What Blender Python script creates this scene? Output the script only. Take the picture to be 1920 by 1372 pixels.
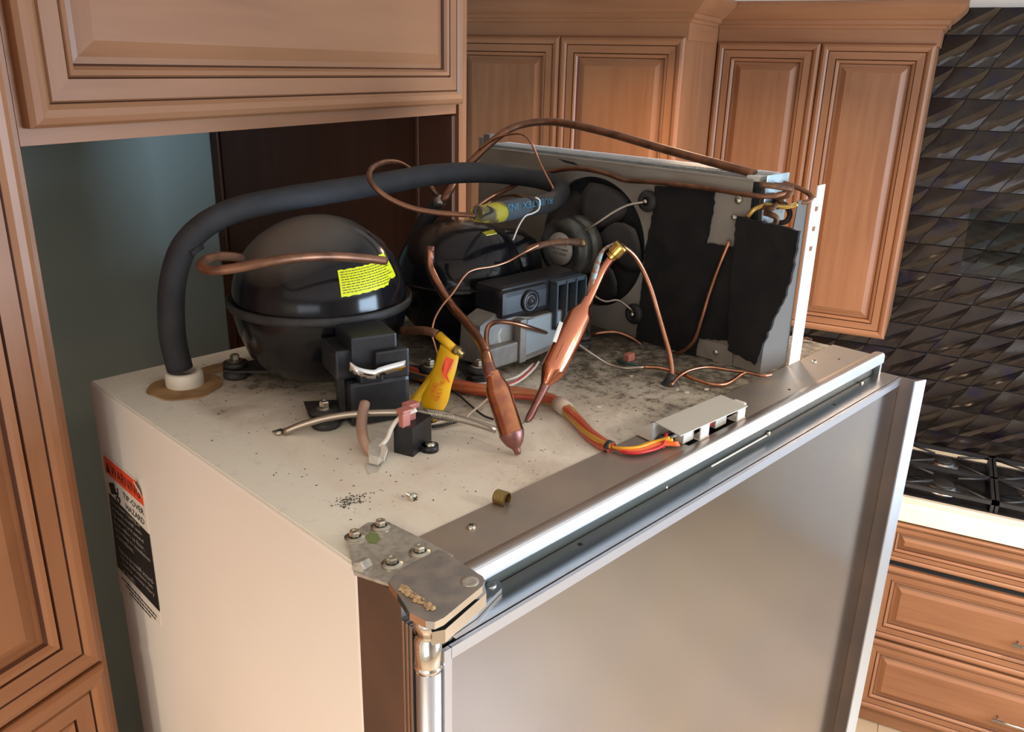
import bpy, bmesh, math, random
from mathutils import Matrix, Vector
random.seed(7)
R = math.radians
for o in list(bpy.data.objects): bpy.data.objects.remove(o)
SC = bpy.context.scene
COL = SC.collection
# ---------------------------------------------------------------- camera, light, exposure
CAMZ = 2.30; ZT = 1.891            # eye height, top of the refrigerator
FLOOR = -0.05; CEIL = 2.52
PHI = 0.313468                     # the refrigerator stands turned against the room
_c = (-0.35512, -0.52483)
MF = Matrix.Rotation(-PHI, 4, 'Z') @ Matrix.Translation((-_c[0], -_c[1], 0)); MF = Matrix.Translation((0, 0, ZT)) @ MF
MN = Matrix.Identity(4)
yaw, pitch, roll = R(45.778551) + PHI, R(19.696245), R(1.42515114)
f = Vector((math.sin(yaw)*math.cos(pitch), math.cos(yaw)*math.cos(pitch), -math.sin(pitch)))
rt = Vector((math.cos(yaw), -math.sin(yaw), 0)); up = rt.cross(f)
r2 = math.cos(roll)*rt + math.sin(roll)*up; u2 = -math.sin(roll)*rt + math.cos(roll)*up
cam = bpy.data.objects.new('camera', bpy.data.cameras.new('camera')); COL.objects.link(cam)
cam.matrix_world = Matrix(((r2.x, u2.x, -f.x, 0), (r2.y, u2.y, -f.y, 0), (r2.z, u2.z, -f.z, CAMZ), (0, 0, 0, 1)))
cam.data.sensor_width = 36; cam.data.lens = 1580.97/1920*36; cam.data.clip_start = 0.02
SC.camera = cam
w = bpy.data.worlds.new('world'); SC.world = w; w.use_nodes = True
w.node_tree.nodes['Background'].inputs[0].default_value = (0.62, 0.75, 1.0, 1); w.node_tree.nodes['Background'].inputs[1].default_value = 1.0
SC.view_settings.view_transform = 'Standard'; SC.view_settings.look = 'None'
SC.view_settings.gamma = 1; SC.view_settings.use_curve_mapping = False
SC.view_settings.exposure = 0.33
def area(name, loc, rot, sx, sy, power, color, spread=180, shape='RECTANGLE'):
    l = bpy.data.lights.new(name, 'AREA'); l.shape = shape; l.size = sx; l.size_y = sy
    l.energy = power; l.color = color; l.spread = R(spread)
    o = bpy.data.objects.new(name, l); COL.objects.link(o); o.location = loc; o.rotation_euler = rot; return o
# daylight entering by the glazed door in the front wall, then an added left fill
area('window_and_fill_light', (1.6, -2.78, 1.58), (R(90), 0, 0), 1.7, 1.2, 115, (0.60, 0.79, 1.0))
area('window_and_fill_light', (-1.95, -0.6, 1.45), (R(90), 0, R(-90)), 1.6, 1.3, 14, (0.75, 0.86, 1.0))  # unseen cool fill lamp added at the left; that wall has no opening
# recessed ceiling lamps (their housings are built further down)
LAMPS = [(-0.95, 0.1), (0.85, -1.2), (2.2, -0.9), (2.2, 0.55), (-1.2, 0.5), (0.9, -2.1)]
for x, y in LAMPS:
    area('downlight', (x, y, CEIL-0.012), (0, 0, 0), 0.14, 0.14, {(2.2, .55): 14, (2.2, -.9): 19, (-.95, .1): 20, (.9, -2.1): 15}.get((x, y), 30), (1.0, 0.68, 0.43) if x > 2 else (1.0, 0.79, 0.58), 150, 'DISK')
# ---------------------------------------------------------------- helpers
OFF = {}
def finish(o, parent, frame, off):
    COL.objects.link(o); OFF[o.name] = (off, frame)
    if parent is not None: o.parent = parent
    else: o.matrix_world = frame @ Matrix.Translation(off)
def thing(name, label, cat, loc=(0, 0, 0), frame=None, group=None):
    o = bpy.data.objects.new(name, None); o.empty_display_size = 0.02
    finish(o, None, frame or MF, Vector(loc)); tag(o, label, cat, group); return o
def tag(o, label, cat=None, group=None, kind=None):
    o['label'] = label
    if cat: o['category'] = cat
    if group: o['group'] = group
    if kind: o['kind'] = kind
    return o
class MB:
    def __init__(s): s.v = []; s.f = []; s.m = []; s.sm = []
    def add(s, vs, fs, mi=0, smooth=False):
        n = len(s.v); s.v += [Vector(v) for v in vs]
        for q in fs: s.f.append([n+i for i in q]); s.m.append(mi); s.sm.append(smooth)
        return s
    def box(s, a, b, mi=0, bev=0.0):
        x0, y0, z0 = [min(p, q) for p, q in zip(a, b)]; x1, y1, z1 = [max(p, q) for p, q in zip(a, b)]
        if bev <= 0:
            vs = [(x, y, z) for z in (z0, z1) for y in (y0, y1) for x in (x0, x1)]
            return s.add(vs, [(0, 2, 3, 1), (4, 5, 7, 6), (0, 1, 5, 4), (2, 6, 7, 3), (0, 4, 6, 2), (1, 3, 7, 5)], mi)
        bm = bmesh.new(); bmesh.ops.create_cube(bm, size=1)
        for v in bm.verts: v.co = Vector(((x0+x1)/2+v.co.x*(x1-x0), (y0+y1)/2+v.co.y*(y1-y0), (z0+z1)/2+v.co.z*(z1-z0)))
        bmesh.ops.bevel(bm, geom=bm.edges[:], offset=min(bev, .45*min(x1-x0, y1-y0, z1-z0)), segments=2, affect='EDGES', profile=.6)
        bm.verts.index_update(); s.add([v.co.copy() for v in bm.verts], [[v.index for v in q.verts] for q in bm.faces], mi); bm.free(); return s
    def poly(s, pts, ext, mi=0):
        """a closed outline pushed along ext"""
        n = len(pts); e = Vector(ext); a = [Vector(p) for p in pts]
        return s.add(a+[p+e for p in a], [list(range(n))[::-1], list(range(n, 2*n))]+[(i, (i+1) % n, n+(i+1) % n, n+i) for i in range(n)], mi)
    def tube(s, pts, r, n=10, mi=0, cap=True, smooth=True, sub=4):
        P3 = spline(pts, sub) if sub > 1 and len(pts) > 2 else [Vector(p) for p in pts]
        m = len(P3); rr = [r]*m if not isinstance(r, (list, tuple)) else [lerp_list(r, i/(m-1)) for i in range(m)]
        t0 = (P3[1]-P3[0]).normalized(); nn = t0.orthogonal().normalized(); vs = []
        for i in range(m):
            t = (P3[min(i+1, m-1)]-P3[max(i-1, 0)]).normalized()
            nn = (nn-t*nn.dot(t)).normalized(); b = t.cross(nn)
            for k in range(n):
                a = 2*math.pi*k/n; vs.append(P3[i]+(nn*math.cos(a)+b*math.sin(a))*rr[i])
        fs = [(i*n+k, i*n+(k+1) % n, (i+1)*n+(k+1) % n, (i+1)*n+k) for i in range(m-1) for k in range(n)]
        s.add(vs, fs, mi, smooth)
        if cap:
            s.add(vs[:n], [list(range(n))[::-1]], mi); s.add(vs[-n:], [list(range(n))], mi)
        return s
    def lathe(s, base, axis, prof, n=32, mi=0, smooth=True, sx=1.0, ref=None, mis=None):
        """prof: (radius, height) pairs along axis"""
        ax = Vector(axis).normalized(); u = Vector(ref).normalized() if ref else ax.orthogonal().normalized(); w_ = ax.cross(u); b = Vector(base)
        vs = []
        for r, h in prof:
            for k in range(n):
                a = 2*math.pi*k/n; vs.append(b+ax*h+(u*math.cos(a)*sx+w_*math.sin(a))*r)
        for i in range(len(prof)-1):
            s.add(vs[i*n:(i+2)*n], [(k, (k+1) % n, n+(k+1) % n, n+k) for k in range(n)], mis[i] if mis else mi, smooth)
        return s
def rotz_mb(mb, piv, deg):
    c, s_ = math.cos(R(deg)), math.sin(R(deg))
    for v in mb.v: x, y = v.x-piv[0], v.y-piv[1]; v.x, v.y = piv[0]+c*x-s_*y, piv[1]+s_*x+c*y
    return mb
def lerp_list(l, t):
    x = t*(len(l)-1); i = min(int(x), len(l)-2); return l[i]*(1-x+i)+l[i+1]*(x-i)
def spline(pts, sub):
    p = [Vector(q) for q in pts]; p = [2*p[0]-p[1]]+p+[2*p[-1]-p[-2]]; out = []
    for i in range(1, len(p)-2):
        a, b, c, d = p[i-1:i+3]
        for k in range(sub):
            t = k/sub; out.append(.5*((2*b)+(c-a)*t+(2*a-5*b+4*c-d)*t*t+(3*b-a-3*c+d)*t*t*t))
    out.append(p[-2]); return out
def obj(name, mb, mats, parent=None, frame=None, off=None, label=None, cat=None, group=None, kind=None, mesh=None, weld=True):
    if not isinstance(mats, (list, tuple)): mats = [mats]
    if parent is not None: off, frame = OFF[parent.name]
    else:
        frame = frame or MF
        if off is None:
            xs = [v.x for v in mb.v]; ys = [v.y for v in mb.v]; off = Vector(((min(xs)+max(xs))/2, (min(ys)+max(ys))/2, min(v.z for v in mb.v)))
        off = Vector(off)
    if mesh is None:
        mesh = bpy.data.meshes.new(name); mesh.from_pydata([v-off for v in mb.v], [], mb.f)
        for m in mats: mesh.materials.append(m)
        mesh.polygons.foreach_set('material_index', mb.m); mesh.polygons.foreach_set('use_smooth', mb.sm)
        if weld:
            bm = bmesh.new(); bm.from_mesh(mesh); bmesh.ops.remove_doubles(bm, verts=bm.verts, dist=1e-6)
            bmesh.ops.recalc_face_normals(bm, faces=bm.faces); bm.to_mesh(mesh); bm.free()
        mesh.update()
    o = bpy.data.objects.new(name, mesh); finish(o, parent, frame, off)
    if label: o['label'] = label
    if cat: o['category'] = cat
    if group: o['group'] = group
    if kind: o['kind'] = kind
    return o
def smooth_sharp(o, ang=35):
    """smooth shading that keeps edges sharper than ang"""
    me = o.data; me.polygons.foreach_set('use_smooth', [True]*len(me.polygons))
    bm = bmesh.new(); bm.from_mesh(me)
    for e in bm.edges:
        if len(e.link_faces) == 2 and e.calc_face_angle(0) > R(ang): e.smooth = False
    bm.to_mesh(me); bm.free(); return o
def shift_origin(mb, to): 
    for v in mb.v: v += Vector(to)
    return mb
def text(body, name, mat, parent, o0, ux, uy, w_, h_, align='fit', label=None):
    """flat lettering fitted into w_ x h_ at corner o0 with axes ux, uy"""
    cu = bpy.data.curves.new(name, 'FONT'); cu.body = body; cu.size = 1; cu.resolution_u = 2
    t = bpy.data.objects.new(name, cu); COL.objects.link(t)
    dg = bpy.context.evaluated_depsgraph_get(); me = bpy.data.meshes.new_from_object(t.evaluated_get(dg))
    bpy.data.objects.remove(t)
    xs = [v.co.x for v in me.vertices]; ys = [v.co.y for v in me.vertices]
    ux, uy, o0 = Vector(ux), Vector(uy), Vector(o0); off = OFF[parent.name][0]
    x0, x1, y0, y1 = min(xs), max(xs), min(ys), max(ys)
    kx = w_/(x1-x0); ky = h_/(y1-y0)
    for v in me.vertices: v.co = o0+ux*((v.co.x-x0)*kx)+uy*((v.co.y-y0)*ky)-off
    me.materials.clear(); me.materials.append(mat)
    return obj(name, None, mat, parent, mesh=me, label=label)
# ---------------------------------------------------------------- materials
def nodes(name):
    m = bpy.data.materials.new(name); m.use_nodes = True; nt = m.node_tree; return m, nt, nt.nodes['Principled BSDF']
def setp(b, **k):
    for n, v in k.items():
        n = n.replace('_', ' ')
        b.inputs[n].default_value = (*v, 1) if isinstance(v, tuple) and len(v) == 3 else v
def noise_mix(nt, c1, c2, scale, detail=3, stretch=(1, 1, 1), lo=.35, hi=.65, dist=0.0, src=None, rough=.5):
    tc = nt.nodes.new('ShaderNodeTexCoord'); mp = nt.nodes.new('ShaderNodeMapping'); mp.inputs['Scale'].default_value = stretch
    nt.links.new(tc.outputs['Object'], mp.inputs[0])
    nz = nt.nodes.new('ShaderNodeTexNoise'); nz.inputs['Scale'].default_value = scale; nz.inputs['Detail'].default_value = detail; nz.inputs['Distortion'].default_value = dist; nz.inputs['Roughness'].default_value = rough
    nt.links.new(mp.outputs[0], nz.inputs['Vector'])
    mr = nt.nodes.new('ShaderNodeMapRange'); mr.inputs[1].default_value = lo; mr.inputs[2].default_value = hi
    nt.links.new(nz.outputs[0], mr.inputs[0])
    mx = nt.nodes.new('ShaderNodeMix'); mx.data_type = 'RGBA'
    for i, c in ((6, c1), (7, c2)):
        if isinstance(c, tuple): mx.inputs[i].default_value = (*c, 1)
        else: nt.links.new(c, mx.inputs[i])
    nt.links.new(mr.outputs[0], mx.inputs[0]); return mx.outputs[2], nz, mr
def bump(nt, b, h, strength=.2, dist=.002):
    bp = nt.nodes.new('ShaderNodeBump'); bp.inputs['Strength'].default_value = strength; bp.inputs['Distance'].default_value = dist
    nt.links.new(h, bp.inputs['Height']); nt.links.new(bp.outputs[0], b.inputs['Normal'])
def mat(name, c, rough=.5, metal=0.0, c2=None, scale=20, stretch=(1, 1, 1), lo=.4, hi=.65, coat=0.0, bmp=0.0, detail=3, bd=.001, spec=.5):
    m, nt, b = nodes(name); setp(b, Base_Color=(*c, 1), Roughness=rough, Metallic=metal); b.inputs['Coat Weight'].default_value = coat; b.inputs['Coat Roughness'].default_value = .08; b.inputs['Specular IOR Level'].default_value = spec
    if c2 or bmp:
        o_, nz, mr = noise_mix(nt, c, c2 or c, scale, detail, stretch, lo, hi)
        if c2: nt.links.new(o_, b.inputs['Base Color'])
        if bmp: bump(nt, b, nz.outputs[0], bmp, bd)
    return m
def wood(name, vert=True, c=(.295, .130, .058), c2=(.225, .090, .037)):
    m, nt, b = nodes(name); st = (14, 14, 1) if vert else (1, 1, 14)
    o1, n1, _ = noise_mix(nt, c, c2, 3.0, 5, st, .30, .72, .4)
    o2, n2, mr = noise_mix(nt, o1, tuple(a*1.14 for a in c), 2.2, 2, (1, 1, .6) if vert else (.6, .6, 1), .45, .7)
    nt.links.new(o2, b.inputs['Base Color']); setp(b, Roughness=.46); b.inputs['Coat Weight'].default_value = .05; b.inputs['Coat Roughness'].default_value = .3
    bump(nt, b, n1.outputs[0], .06, .001); return m
M = {}
M['wood'] = wood('stained_maple'); M['wood_h'] = wood('stained_maple_horizontal', False)
M['glaze'] = mat('dark_glaze', (.075, .025, .012), .5)
M['wood_dark'] = wood('shaded_niche_maple', True, (.15, .062, .036), (.11, .044, .026))  # the maple again, darkened in colour for the shade inside the niche
M['white'] = mat('white_enamel', (.80, .745, .68), .33, c2=(.77, .71, .64), scale=3)
M['ceiling'] = mat('ceiling_paint', (.82, .80, .76), .9, bmp=.1, scale=120)
M['teal'] = mat('grey_green_wall_paint', (.39, .48, .44), .5, c2=(.41, .50, .46), scale=2, bmp=.15)
M['plaster'] = mat('beige_wall_paint', (.46, .44, .40), .85, bmp=.1, scale=90)
M['steel'] = mat('brushed_stainless', (.50, .485, .475), .27, 1.0, c2=(.46, .44, .43), scale=30, stretch=(.4, .4, 30), bmp=.02)
M['lip'] = mat('satin_aluminium', (.60, .62, .65), .36, 1.0)
M['chrome'] = mat('chrome', (.78, .79, .80), .08, 1.0)
M['zinc'] = mat('zinc_plated', (.66, .64, .55), .30, 1.0, c2=(.50, .48, .40), scale=120, bmp=.2)
M['dullzinc'] = mat('dusty_zinc', (.55, .53, .48), .5, .8, c2=(.40, .38, .33), scale=160)
M['blackpaint'] = mat('glossy_black_paint', (.006, .006, .007), .20, 0, coat=.15, spec=.35)
M['blackplastic'] = mat('black_plastic', (.010, .0105, .0135), .35, c2=(.018, .018, .021), scale=60)
M['rubber'] = mat('dusty_black_rubber', (.018, .017, .017), .6, c2=(.036, .033, .030), scale=40)
M['foam'] = mat('black_foam_insulation', (.020, .0195, .022), .8, c2=(.032, .030, .031), scale=25, bmp=.4, bd=.001)
M['pad'] = mat('black_felt_pad', (.0055, .005, .0055), .95, c2=(.013, .011, .010), scale=30, bmp=.8, bd=.002, detail=8)
M['galv'] = mat('galvanised_sheet', (.36, .33, .285), .55, .25, c2=(.28, .25, .21), scale=9, bmp=.05, detail=6)
M['web'] = mat('shade_dark_galvanised_web', (.115, .10, .085), .7)  # galvanised sheet with the shade of a turned-away face in its colour
M['whitemetal'] = mat('white_painted_flange', (.86, .86, .84), .4)
M['bluefin'] = mat('aluminium_end_plate', (.55, .66, .72), .35, .8, c2=(.42, .50, .54), scale=60)
M['fin'] = mat('aluminium_fins', (.72, .74, .75), .35, .9)
M['copper'] = mat('bright_copper', (.84, .33, .20), .17, 1.0, c2=(.74, .28, .17), scale=20)
M['copper_w'] = mat('weathered_copper', (.60, .27, .15), .30, 1.0, c2=(.42, .21, .15), scale=45, detail=5)
M['copper_d'] = mat('tarnished_copper', (.27, .125, .07), .42, .75, c2=(.15, .07, .042), scale=40)
M['copper_b'] = mat('burnt_copper', (.33, .15, .12), .42, .9, c2=(.22, .11, .11), scale=90)
M['tan'] = mat('dull_tan_tube', (.42, .27, .20), .5, .2)
M['copper_s'] = mat('stained_copper', (.62, .27, .14), .24, 1.0, c2=(.42, .18, .12), scale=55, detail=6, lo=.42, hi=.6)
M['verdigris2'] = mat('crusted_copper', (.34, .14, .08), .5, .5, c2=(.32, .44, .44), scale=160, lo=.45, hi=.6)
M['brass'] = mat('brass', (.72, .50, .16), .25, 1.0, c2=(.5, .33, .09), scale=80)
M['oldbrass'] = mat('old_brass', (.30, .21, .08), .4, .9)
M['steeltube'] = mat('steel_tube', (.42, .37, .31), .35, .9)
M['plasticw'] = mat('white_plastic', (.62, .61, .56), .45, c2=(.5, .48, .42), scale=50)
M['greyplastic'] = mat('pale_grey_plastic', (.24, .22, .195), .5, c2=(.18, .165, .145), scale=40)
M['whitewire'] = mat('white_wire', (.75, .70, .62), .4)
M['red'] = mat('red_wire', (.62, .03, .035), .35); M['orange'] = mat('orange_wire', (.85, .16, .03), .35)
M['yellow'] = mat('yellow_wire', (.85, .42, .02), .35); M['green'] = mat('green_wire', (.01, .06, .05), .4)
M['greywire'] = mat('grey_wire', (.16, .16, .15), .4)
M['pink'] = mat('pink_terminal_sleeve', (.48, .17, .13), .45)
M['harness'] = mat('harness_sleeve', (.50, .12, .045), .28, c2=(.40, .22, .04), scale=28, stretch=(1, 1, 1), coat=.5, detail=2)
M['greenpaint'] = mat('green_smudge', (.16, .20, .07), .6)
M['coverface'] = mat('cool_grey_plastic', (.27, .31, .33), .5)
M['hred'] = mat('harness_red', (.46, .07, .035), .25, coat=.5)
M['hyel'] = mat('harness_yellow', (.52, .26, .03), .3, coat=.5)
M['tape'] = mat('masking_tape', (.55, .46, .36), .6)
M['tagyellow'] = mat('yellow_tag', (.90, .50, .01), .4); M['tagred'] = mat('red_print', (.75, .07, .01), .5)
M['sticker'] = mat('yellow_sticker', (.78, .80, .02), .22); M['black'] = mat('black_print', (.012, .012, .012), .5)
M['labelorange'] = mat('orange_print', (.85, .085, .03), .4); M['labelwhite'] = mat('label_paper', (.72, .66, .58), .45); M['labelblack'] = mat('label_black', (.02, .017, .017), .45)
M['labelgrey'] = mat('label_light_print', (.42, .39, .35), .5)
M['foamtan'] = mat('yellowed_urethane_foam', (.40, .24, .11), .85, c2=(.27, .155, .07), scale=35, bmp=.4)
M['glue'] = mat('yellowish_glue', (.50, .36, .20), .8, c2=(.3, .18, .09), scale=300)
M['grommetw'] = mat('white_foam_collar', (.78, .72, .62), .6, c2=(.7, .62, .5), scale=40)
M['yellowpaint'] = mat('yellow_overspray', (.36, .30, .02), .7, c2=(.09, .065, .025), scale=38, detail=6, lo=.5, hi=.62, bmp=.8, bd=.003)
M['bluegrey'] = mat('blue_tinted_foam', (.045, .065, .085), .8, c2=(.07, .075, .08), scale=25)
M['blueprint'] = mat('blue_print', (.045, .20, .30), .5)
M['counter'] = mat('cream_stone', (.86, .80, .66), .25, c2=(.82, .75, .6), scale=12)
M['glassblack'] = mat('black_cooktop_enamel', (.008, .008, .009), .12, coat=.4)
M['iron'] = mat('cast_iron', (.014, .014, .015), .5, bmp=.15, scale=200)
M['floor'] = mat('beige_floor_tile', (.42, .33, .23), .35, c2=(.36, .28, .19), scale=4)
M['dark'] = mat('dark_recess', (.012, .012, .012), .9)
M['grey'] = mat('fan_blade_grey', (.035, .032, .031), .6, c2=(.065, .058, .054), scale=12)
M['motor'] = mat('dusty_motor_casing', (.075, .078, .072), .4, .5, c2=(.15, .145, .13), scale=40)
M['silverlabel'] = mat('silver_motor_label', (.50, .47, .42), .45)
M['plate'] = mat('warm_white_sheet', (.58, .56, .50), .5)
M['rust'] = mat('rusty_tube', (.20, .085, .035), .6, .3, c2=(.10, .05, .03), scale=150)
M['verdigris'] = mat('verdigris', (.30, .42, .42), .6, c2=(.2, .2, .18), scale=200)
M['skin'] = mat('door_stainless', (.40, .385, .36), .16, 1.0, c2=(.33, .335, .40), scale=2.2, lo=.35, hi=.65, detail=2)
M['alu'] = mat('satin_aluminium_trim', (.55, .56, .60), .32, 1.0)
M['alublue'] = mat('window_tinted_aluminium', (.62, .68, .77), .30, 1.0)  # bluish window light tinted into the colour of the handle front
M['steel_b'] = mat('brown_reflection_steel', (.20, .165, .145), .38, .85, c2=(.26, .20, .165), scale=8)  # stainless with the brown reflection of the room put into its colour
M['channel'] = mat('recess_shade_grey', (.05, .062, .058), .5)  # steel under the lip, shade of the gap put into the grey
M['steel_b2'] = mat('brown_grey_lip_top', (.42, .36, .32), .38, .85)  # browner grey than the front face of the lip
# dust on black painted domes: thick where the surface faces up
def dusty(name, amount):
    m, nt, b = nodes(name); ge = nt.nodes.new('ShaderNodeNewGeometry'); sp = nt.nodes.new('ShaderNodeSeparateXYZ'); nt.links.new(ge.outputs['Normal'], sp.inputs[0])
    tc = nt.nodes.new('ShaderNodeTexCoord'); nz = nt.nodes.new('ShaderNodeTexNoise'); nz.inputs['Scale'].default_value = 9; nz.inputs['Detail'].default_value = 6; nt.links.new(tc.outputs['Object'], nz.inputs[0])
    wp = nt.nodes.new('ShaderNodeSeparateXYZ'); nt.links.new(tc.outputs['Object'], wp.inputs[0])
    a = nt.nodes.new('ShaderNodeMath'); a.operation = 'MULTIPLY_ADD'; nt.links.new(nz.outputs[0], a.inputs[0]); a.inputs[1].default_value = .35; nt.links.new(sp.outputs[2], a.inputs[2])
    # wiped side: less dust towards +x
    c = nt.nodes.new('ShaderNodeMath'); c.operation = 'MULTIPLY_ADD'; nt.links.new(wp.outputs[0], c.inputs[0]); c.inputs[1].default_value = -3.2; nt.links.new(a.outputs[0], c.inputs[2])
    mr = nt.nodes.new('ShaderNodeMapRange'); nt.links.new(c.outputs[0], mr.inputs[0]); mr.inputs[1].default_value = .86; mr.inputs[2].default_value = 1.30; mr.inputs[4].default_value = amount
    mx = nt.nodes.new('ShaderNodeMix'); mx.data_type = 'RGBA'; mx.inputs[6].default_value = (.008, .008, .010, 1); mx.inputs[7].default_value = (.15, .125, .10, 1); nt.links.new(mr.outputs[0], mx.inputs[0]); nt.links.new(mx.outputs[2], b.inputs['Base Color'])
    rr = nt.nodes.new('ShaderNodeMapRange'); nt.links.new(mr.outputs[0], rr.inputs[0]); rr.inputs[3].default_value = .14; rr.inputs[4].default_value = .6; nt.links.new(rr.outputs[0], b.inputs['Roughness']); b.inputs['Specular IOR Level'].default_value = .35
    return m
def dustchrome():
    m, nt, b = nodes('dust_covered_chrome'); ge = nt.nodes.new('ShaderNodeNewGeometry'); sp = nt.nodes.new('ShaderNodeSeparateXYZ'); nt.links.new(ge.outputs['Normal'], sp.inputs[0])
    c, nz, _ = noise_mix(nt, (.16, .145, .13), (.30, .25, .20), 60, 6, lo=.4, hi=.7)
    mr = nt.nodes.new('ShaderNodeMapRange'); nt.links.new(sp.outputs[2], mr.inputs[0]); mr.inputs[1].default_value = .5; mr.inputs[2].default_value = .9; mr.inputs[4].default_value = .85
    mx = nt.nodes.new('ShaderNodeMix'); mx.data_type = 'RGBA'; mx.inputs[6].default_value = (.75, .75, .75, 1); nt.links.new(c, mx.inputs[7]); nt.links.new(mr.outputs[0], mx.inputs[0]); nt.links.new(mx.outputs[2], b.inputs['Base Color'])
    rr = nt.nodes.new('ShaderNodeMapRange'); nt.links.new(mr.outputs[0], rr.inputs[0]); rr.inputs[3].default_value = .08; rr.inputs[4].default_value = .45; nt.links.new(rr.outputs[0], b.inputs['Roughness'])
    m2 = nt.nodes.new('ShaderNodeMapRange'); nt.links.new(mr.outputs[0], m2.inputs[0]); m2.inputs[3].default_value = 1; m2.inputs[4].default_value = .5; nt.links.new(m2.outputs[0], b.inputs['Metallic']); return m
M['dustchrome'] = dustchrome()
M['dome'] = dusty('dusty_black_dome', 1.0)
M['dome2'] = dusty('black_dome', .15)
# dirty enamel top: cream paint, grey-brown dust and grime that thickens towards the condenser
def dirty_top():
    m, nt, b = nodes('grimy_enamel_top')
    tc = nt.nodes.new('ShaderNodeTexCoord'); sx = nt.nodes.new('ShaderNodeSeparateXYZ'); nt.links.new(tc.outputs['Object'], sx.inputs[0])
    def n(sc, det, ro=.6, di=0):
        z = nt.nodes.new('ShaderNodeTexNoise'); z.inputs['Scale'].default_value = sc; z.inputs['Detail'].default_value = det; z.inputs['Roughness'].default_value = ro; z.inputs['Distortion'].default_value = di; nt.links.new(tc.outputs['Object'], z.inputs['Vector']); return z.outputs[0]
    def math_(op, a, b_, c_=None):
        q = nt.nodes.new('ShaderNodeMath'); q.operation = op
        for i, v in enumerate((a, b_, c_)):
            if v is None: continue
            if isinstance(v, (int, float)): q.inputs[i].default_value = v
            else: nt.links.new(v, q.inputs[i])
        return q.outputs[0]
    def rng(v, a, c, t0=0., t1=1.):
        q = nt.nodes.new('ShaderNodeMapRange'); nt.links.new(v, q.inputs[0]); q.inputs[1].default_value = a; q.inputs[2].default_value = c; q.inputs[3].default_value = t0; q.inputs[4].default_value = t1; return q.outputs[0]
    def mix(fac, a, b_):
        q = nt.nodes.new('ShaderNodeMix'); q.data_type = 'RGBA'; nt.links.new(fac, q.inputs[0])
        for i, v in ((6, a), (7, b_)):
            if isinstance(v, tuple): q.inputs[i].default_value = (*v, 1)
            else: nt.links.new(v, q.inputs[i])
        return q.outputs[2]
    x = sx.outputs[0]; y = sx.outputs[1]
    g = math_('ADD', rng(x, .12, .62), rng(y, .10, .45, -.25, .35))           # grime gradient of the real deposit
    big = n(7, 6, .62, .6); fine = n(60, 8, .7); spk = n(230, 3, .6)
    dens = math_('ADD', math_('MULTIPLY', g, .80), math_('MULTIPLY', big, 1.25))
    f1 = rng(dens, .62, 1.35)
    base = mix(rng(big, .4, .65), (.80, .75, .64), (.70, .62, .52))
    c1 = mix(f1, base, (.26, .225, .165))
    f2 = rng(math_('ADD', math_('MULTIPLY', f1, .28), fine), .66, .82)
    c2 = mix(f2, c1, (.11, .095, .07))
    border = math_('MAXIMUM', rng(x, .075, .055), rng(y, .545, .565))
    f3 = math_('MULTIPLY', rng(math_('ADD', math_('ADD', math_('MULTIPLY', big, .20), math_('MULTIPLY', f1, .05)), spk), .765, .83), math_('SUBTRACT', 1.0, math_('MULTIPLY', border, .8)))
    c3 = mix(f3, c2, (.035, .03, .02))
    c4 = mix(border, c3, mix(rng(fine, .55, .8), (.78, .76, .66), (.55, .52, .44)))
    # grime at the foot of the condenser (a real deposit there)
    f5 = math_('MULTIPLY', rng(math_('ADD', math_('MULTIPLY', big, .16), x), .66, .76), rng(y, .05, .16))
    c5 = mix(math_('MULTIPLY', f5, rng(fine, .3, .6)), c4, (.03, .026, .02))
    nt.links.new(c5, b.inputs['Base Color']); setp(b, Roughness=.6)
    bump(nt, b, fine, .15, .001); return m
M['top'] = dirty_top()
def strip_steel():
    m = mat('dusty_top_strip', (.36, .32, .285), .42, .7, c2=(.44, .37, .29), scale=10, detail=5, lo=.45, hi=.7); return m
M['strip'] = strip_steel()
def tile_mat():
    m, nt, b = nodes('iridescent_brown_tile'); oi = nt.nodes.new('ShaderNodeObjectInfo')
    tc = nt.nodes.new('ShaderNodeTexCoord'); nz = nt.nodes.new('ShaderNodeTexNoise'); nz.noise_dimensions = '4D'; nz.inputs['Scale'].default_value = 9; nz.inputs['Detail'].default_value = 2
    nt.links.new(tc.outputs['Object'], nz.inputs['Vector']); ml = nt.nodes.new('ShaderNodeMath'); ml.operation = 'MULTIPLY'; ml.inputs[1].default_value = 40; nt.links.new(oi.outputs['Random'], ml.inputs[0]); nt.links.new(ml.outputs[0], nz.inputs['W'])
    cr = nt.nodes.new('ShaderNodeValToRGB'); e = cr.color_ramp.elements
    e[0].position = .30; e[0].color = (.012, .006, .020, 1); e[1].position = .78; e[1].color = (.09, .066, .034, 1)
    for p, c in ((.40, (.018, .011, .010, 1)), (.50, (.030, .022, .017, 1)), (.60, (.026, .019, .016, 1)), (.69, (.014, .011, .032, 1))): q = e.new(p); q.color = c
    nt.links.new(nz.outputs[0], cr.inputs[0]); nt.links.new(cr.outputs[0], b.inputs['Base Color']); setp(b, Roughness=.24, Metallic=.7)
    b.inputs['Coat Weight'].default_value = .5; b.inputs['Coat Roughness'].default_value = .12; return m
M['tile'] = tile_mat()
def glass(name, c, rough=.02):
    m, nt, b = nodes(name); setp(b, Base_Color=(*c, 1), Roughness=rough, IOR=1.45); b.inputs['Transmission Weight'].default_value = 1.0; return m
M['glass'] = glass('smoked_glass', (.55, .62, .60))
def emit(name, c, s):
    m, nt, b = nodes(name); setp(b, Base_Color=(*c, 1)); b.inputs['Emission Color'].default_value = (*c, 1); b.inputs['Emission Strength'].default_value = s; return m
M['lamp'] = emit('lit_lamp_lens', (1, .8, .58), 6)
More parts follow.
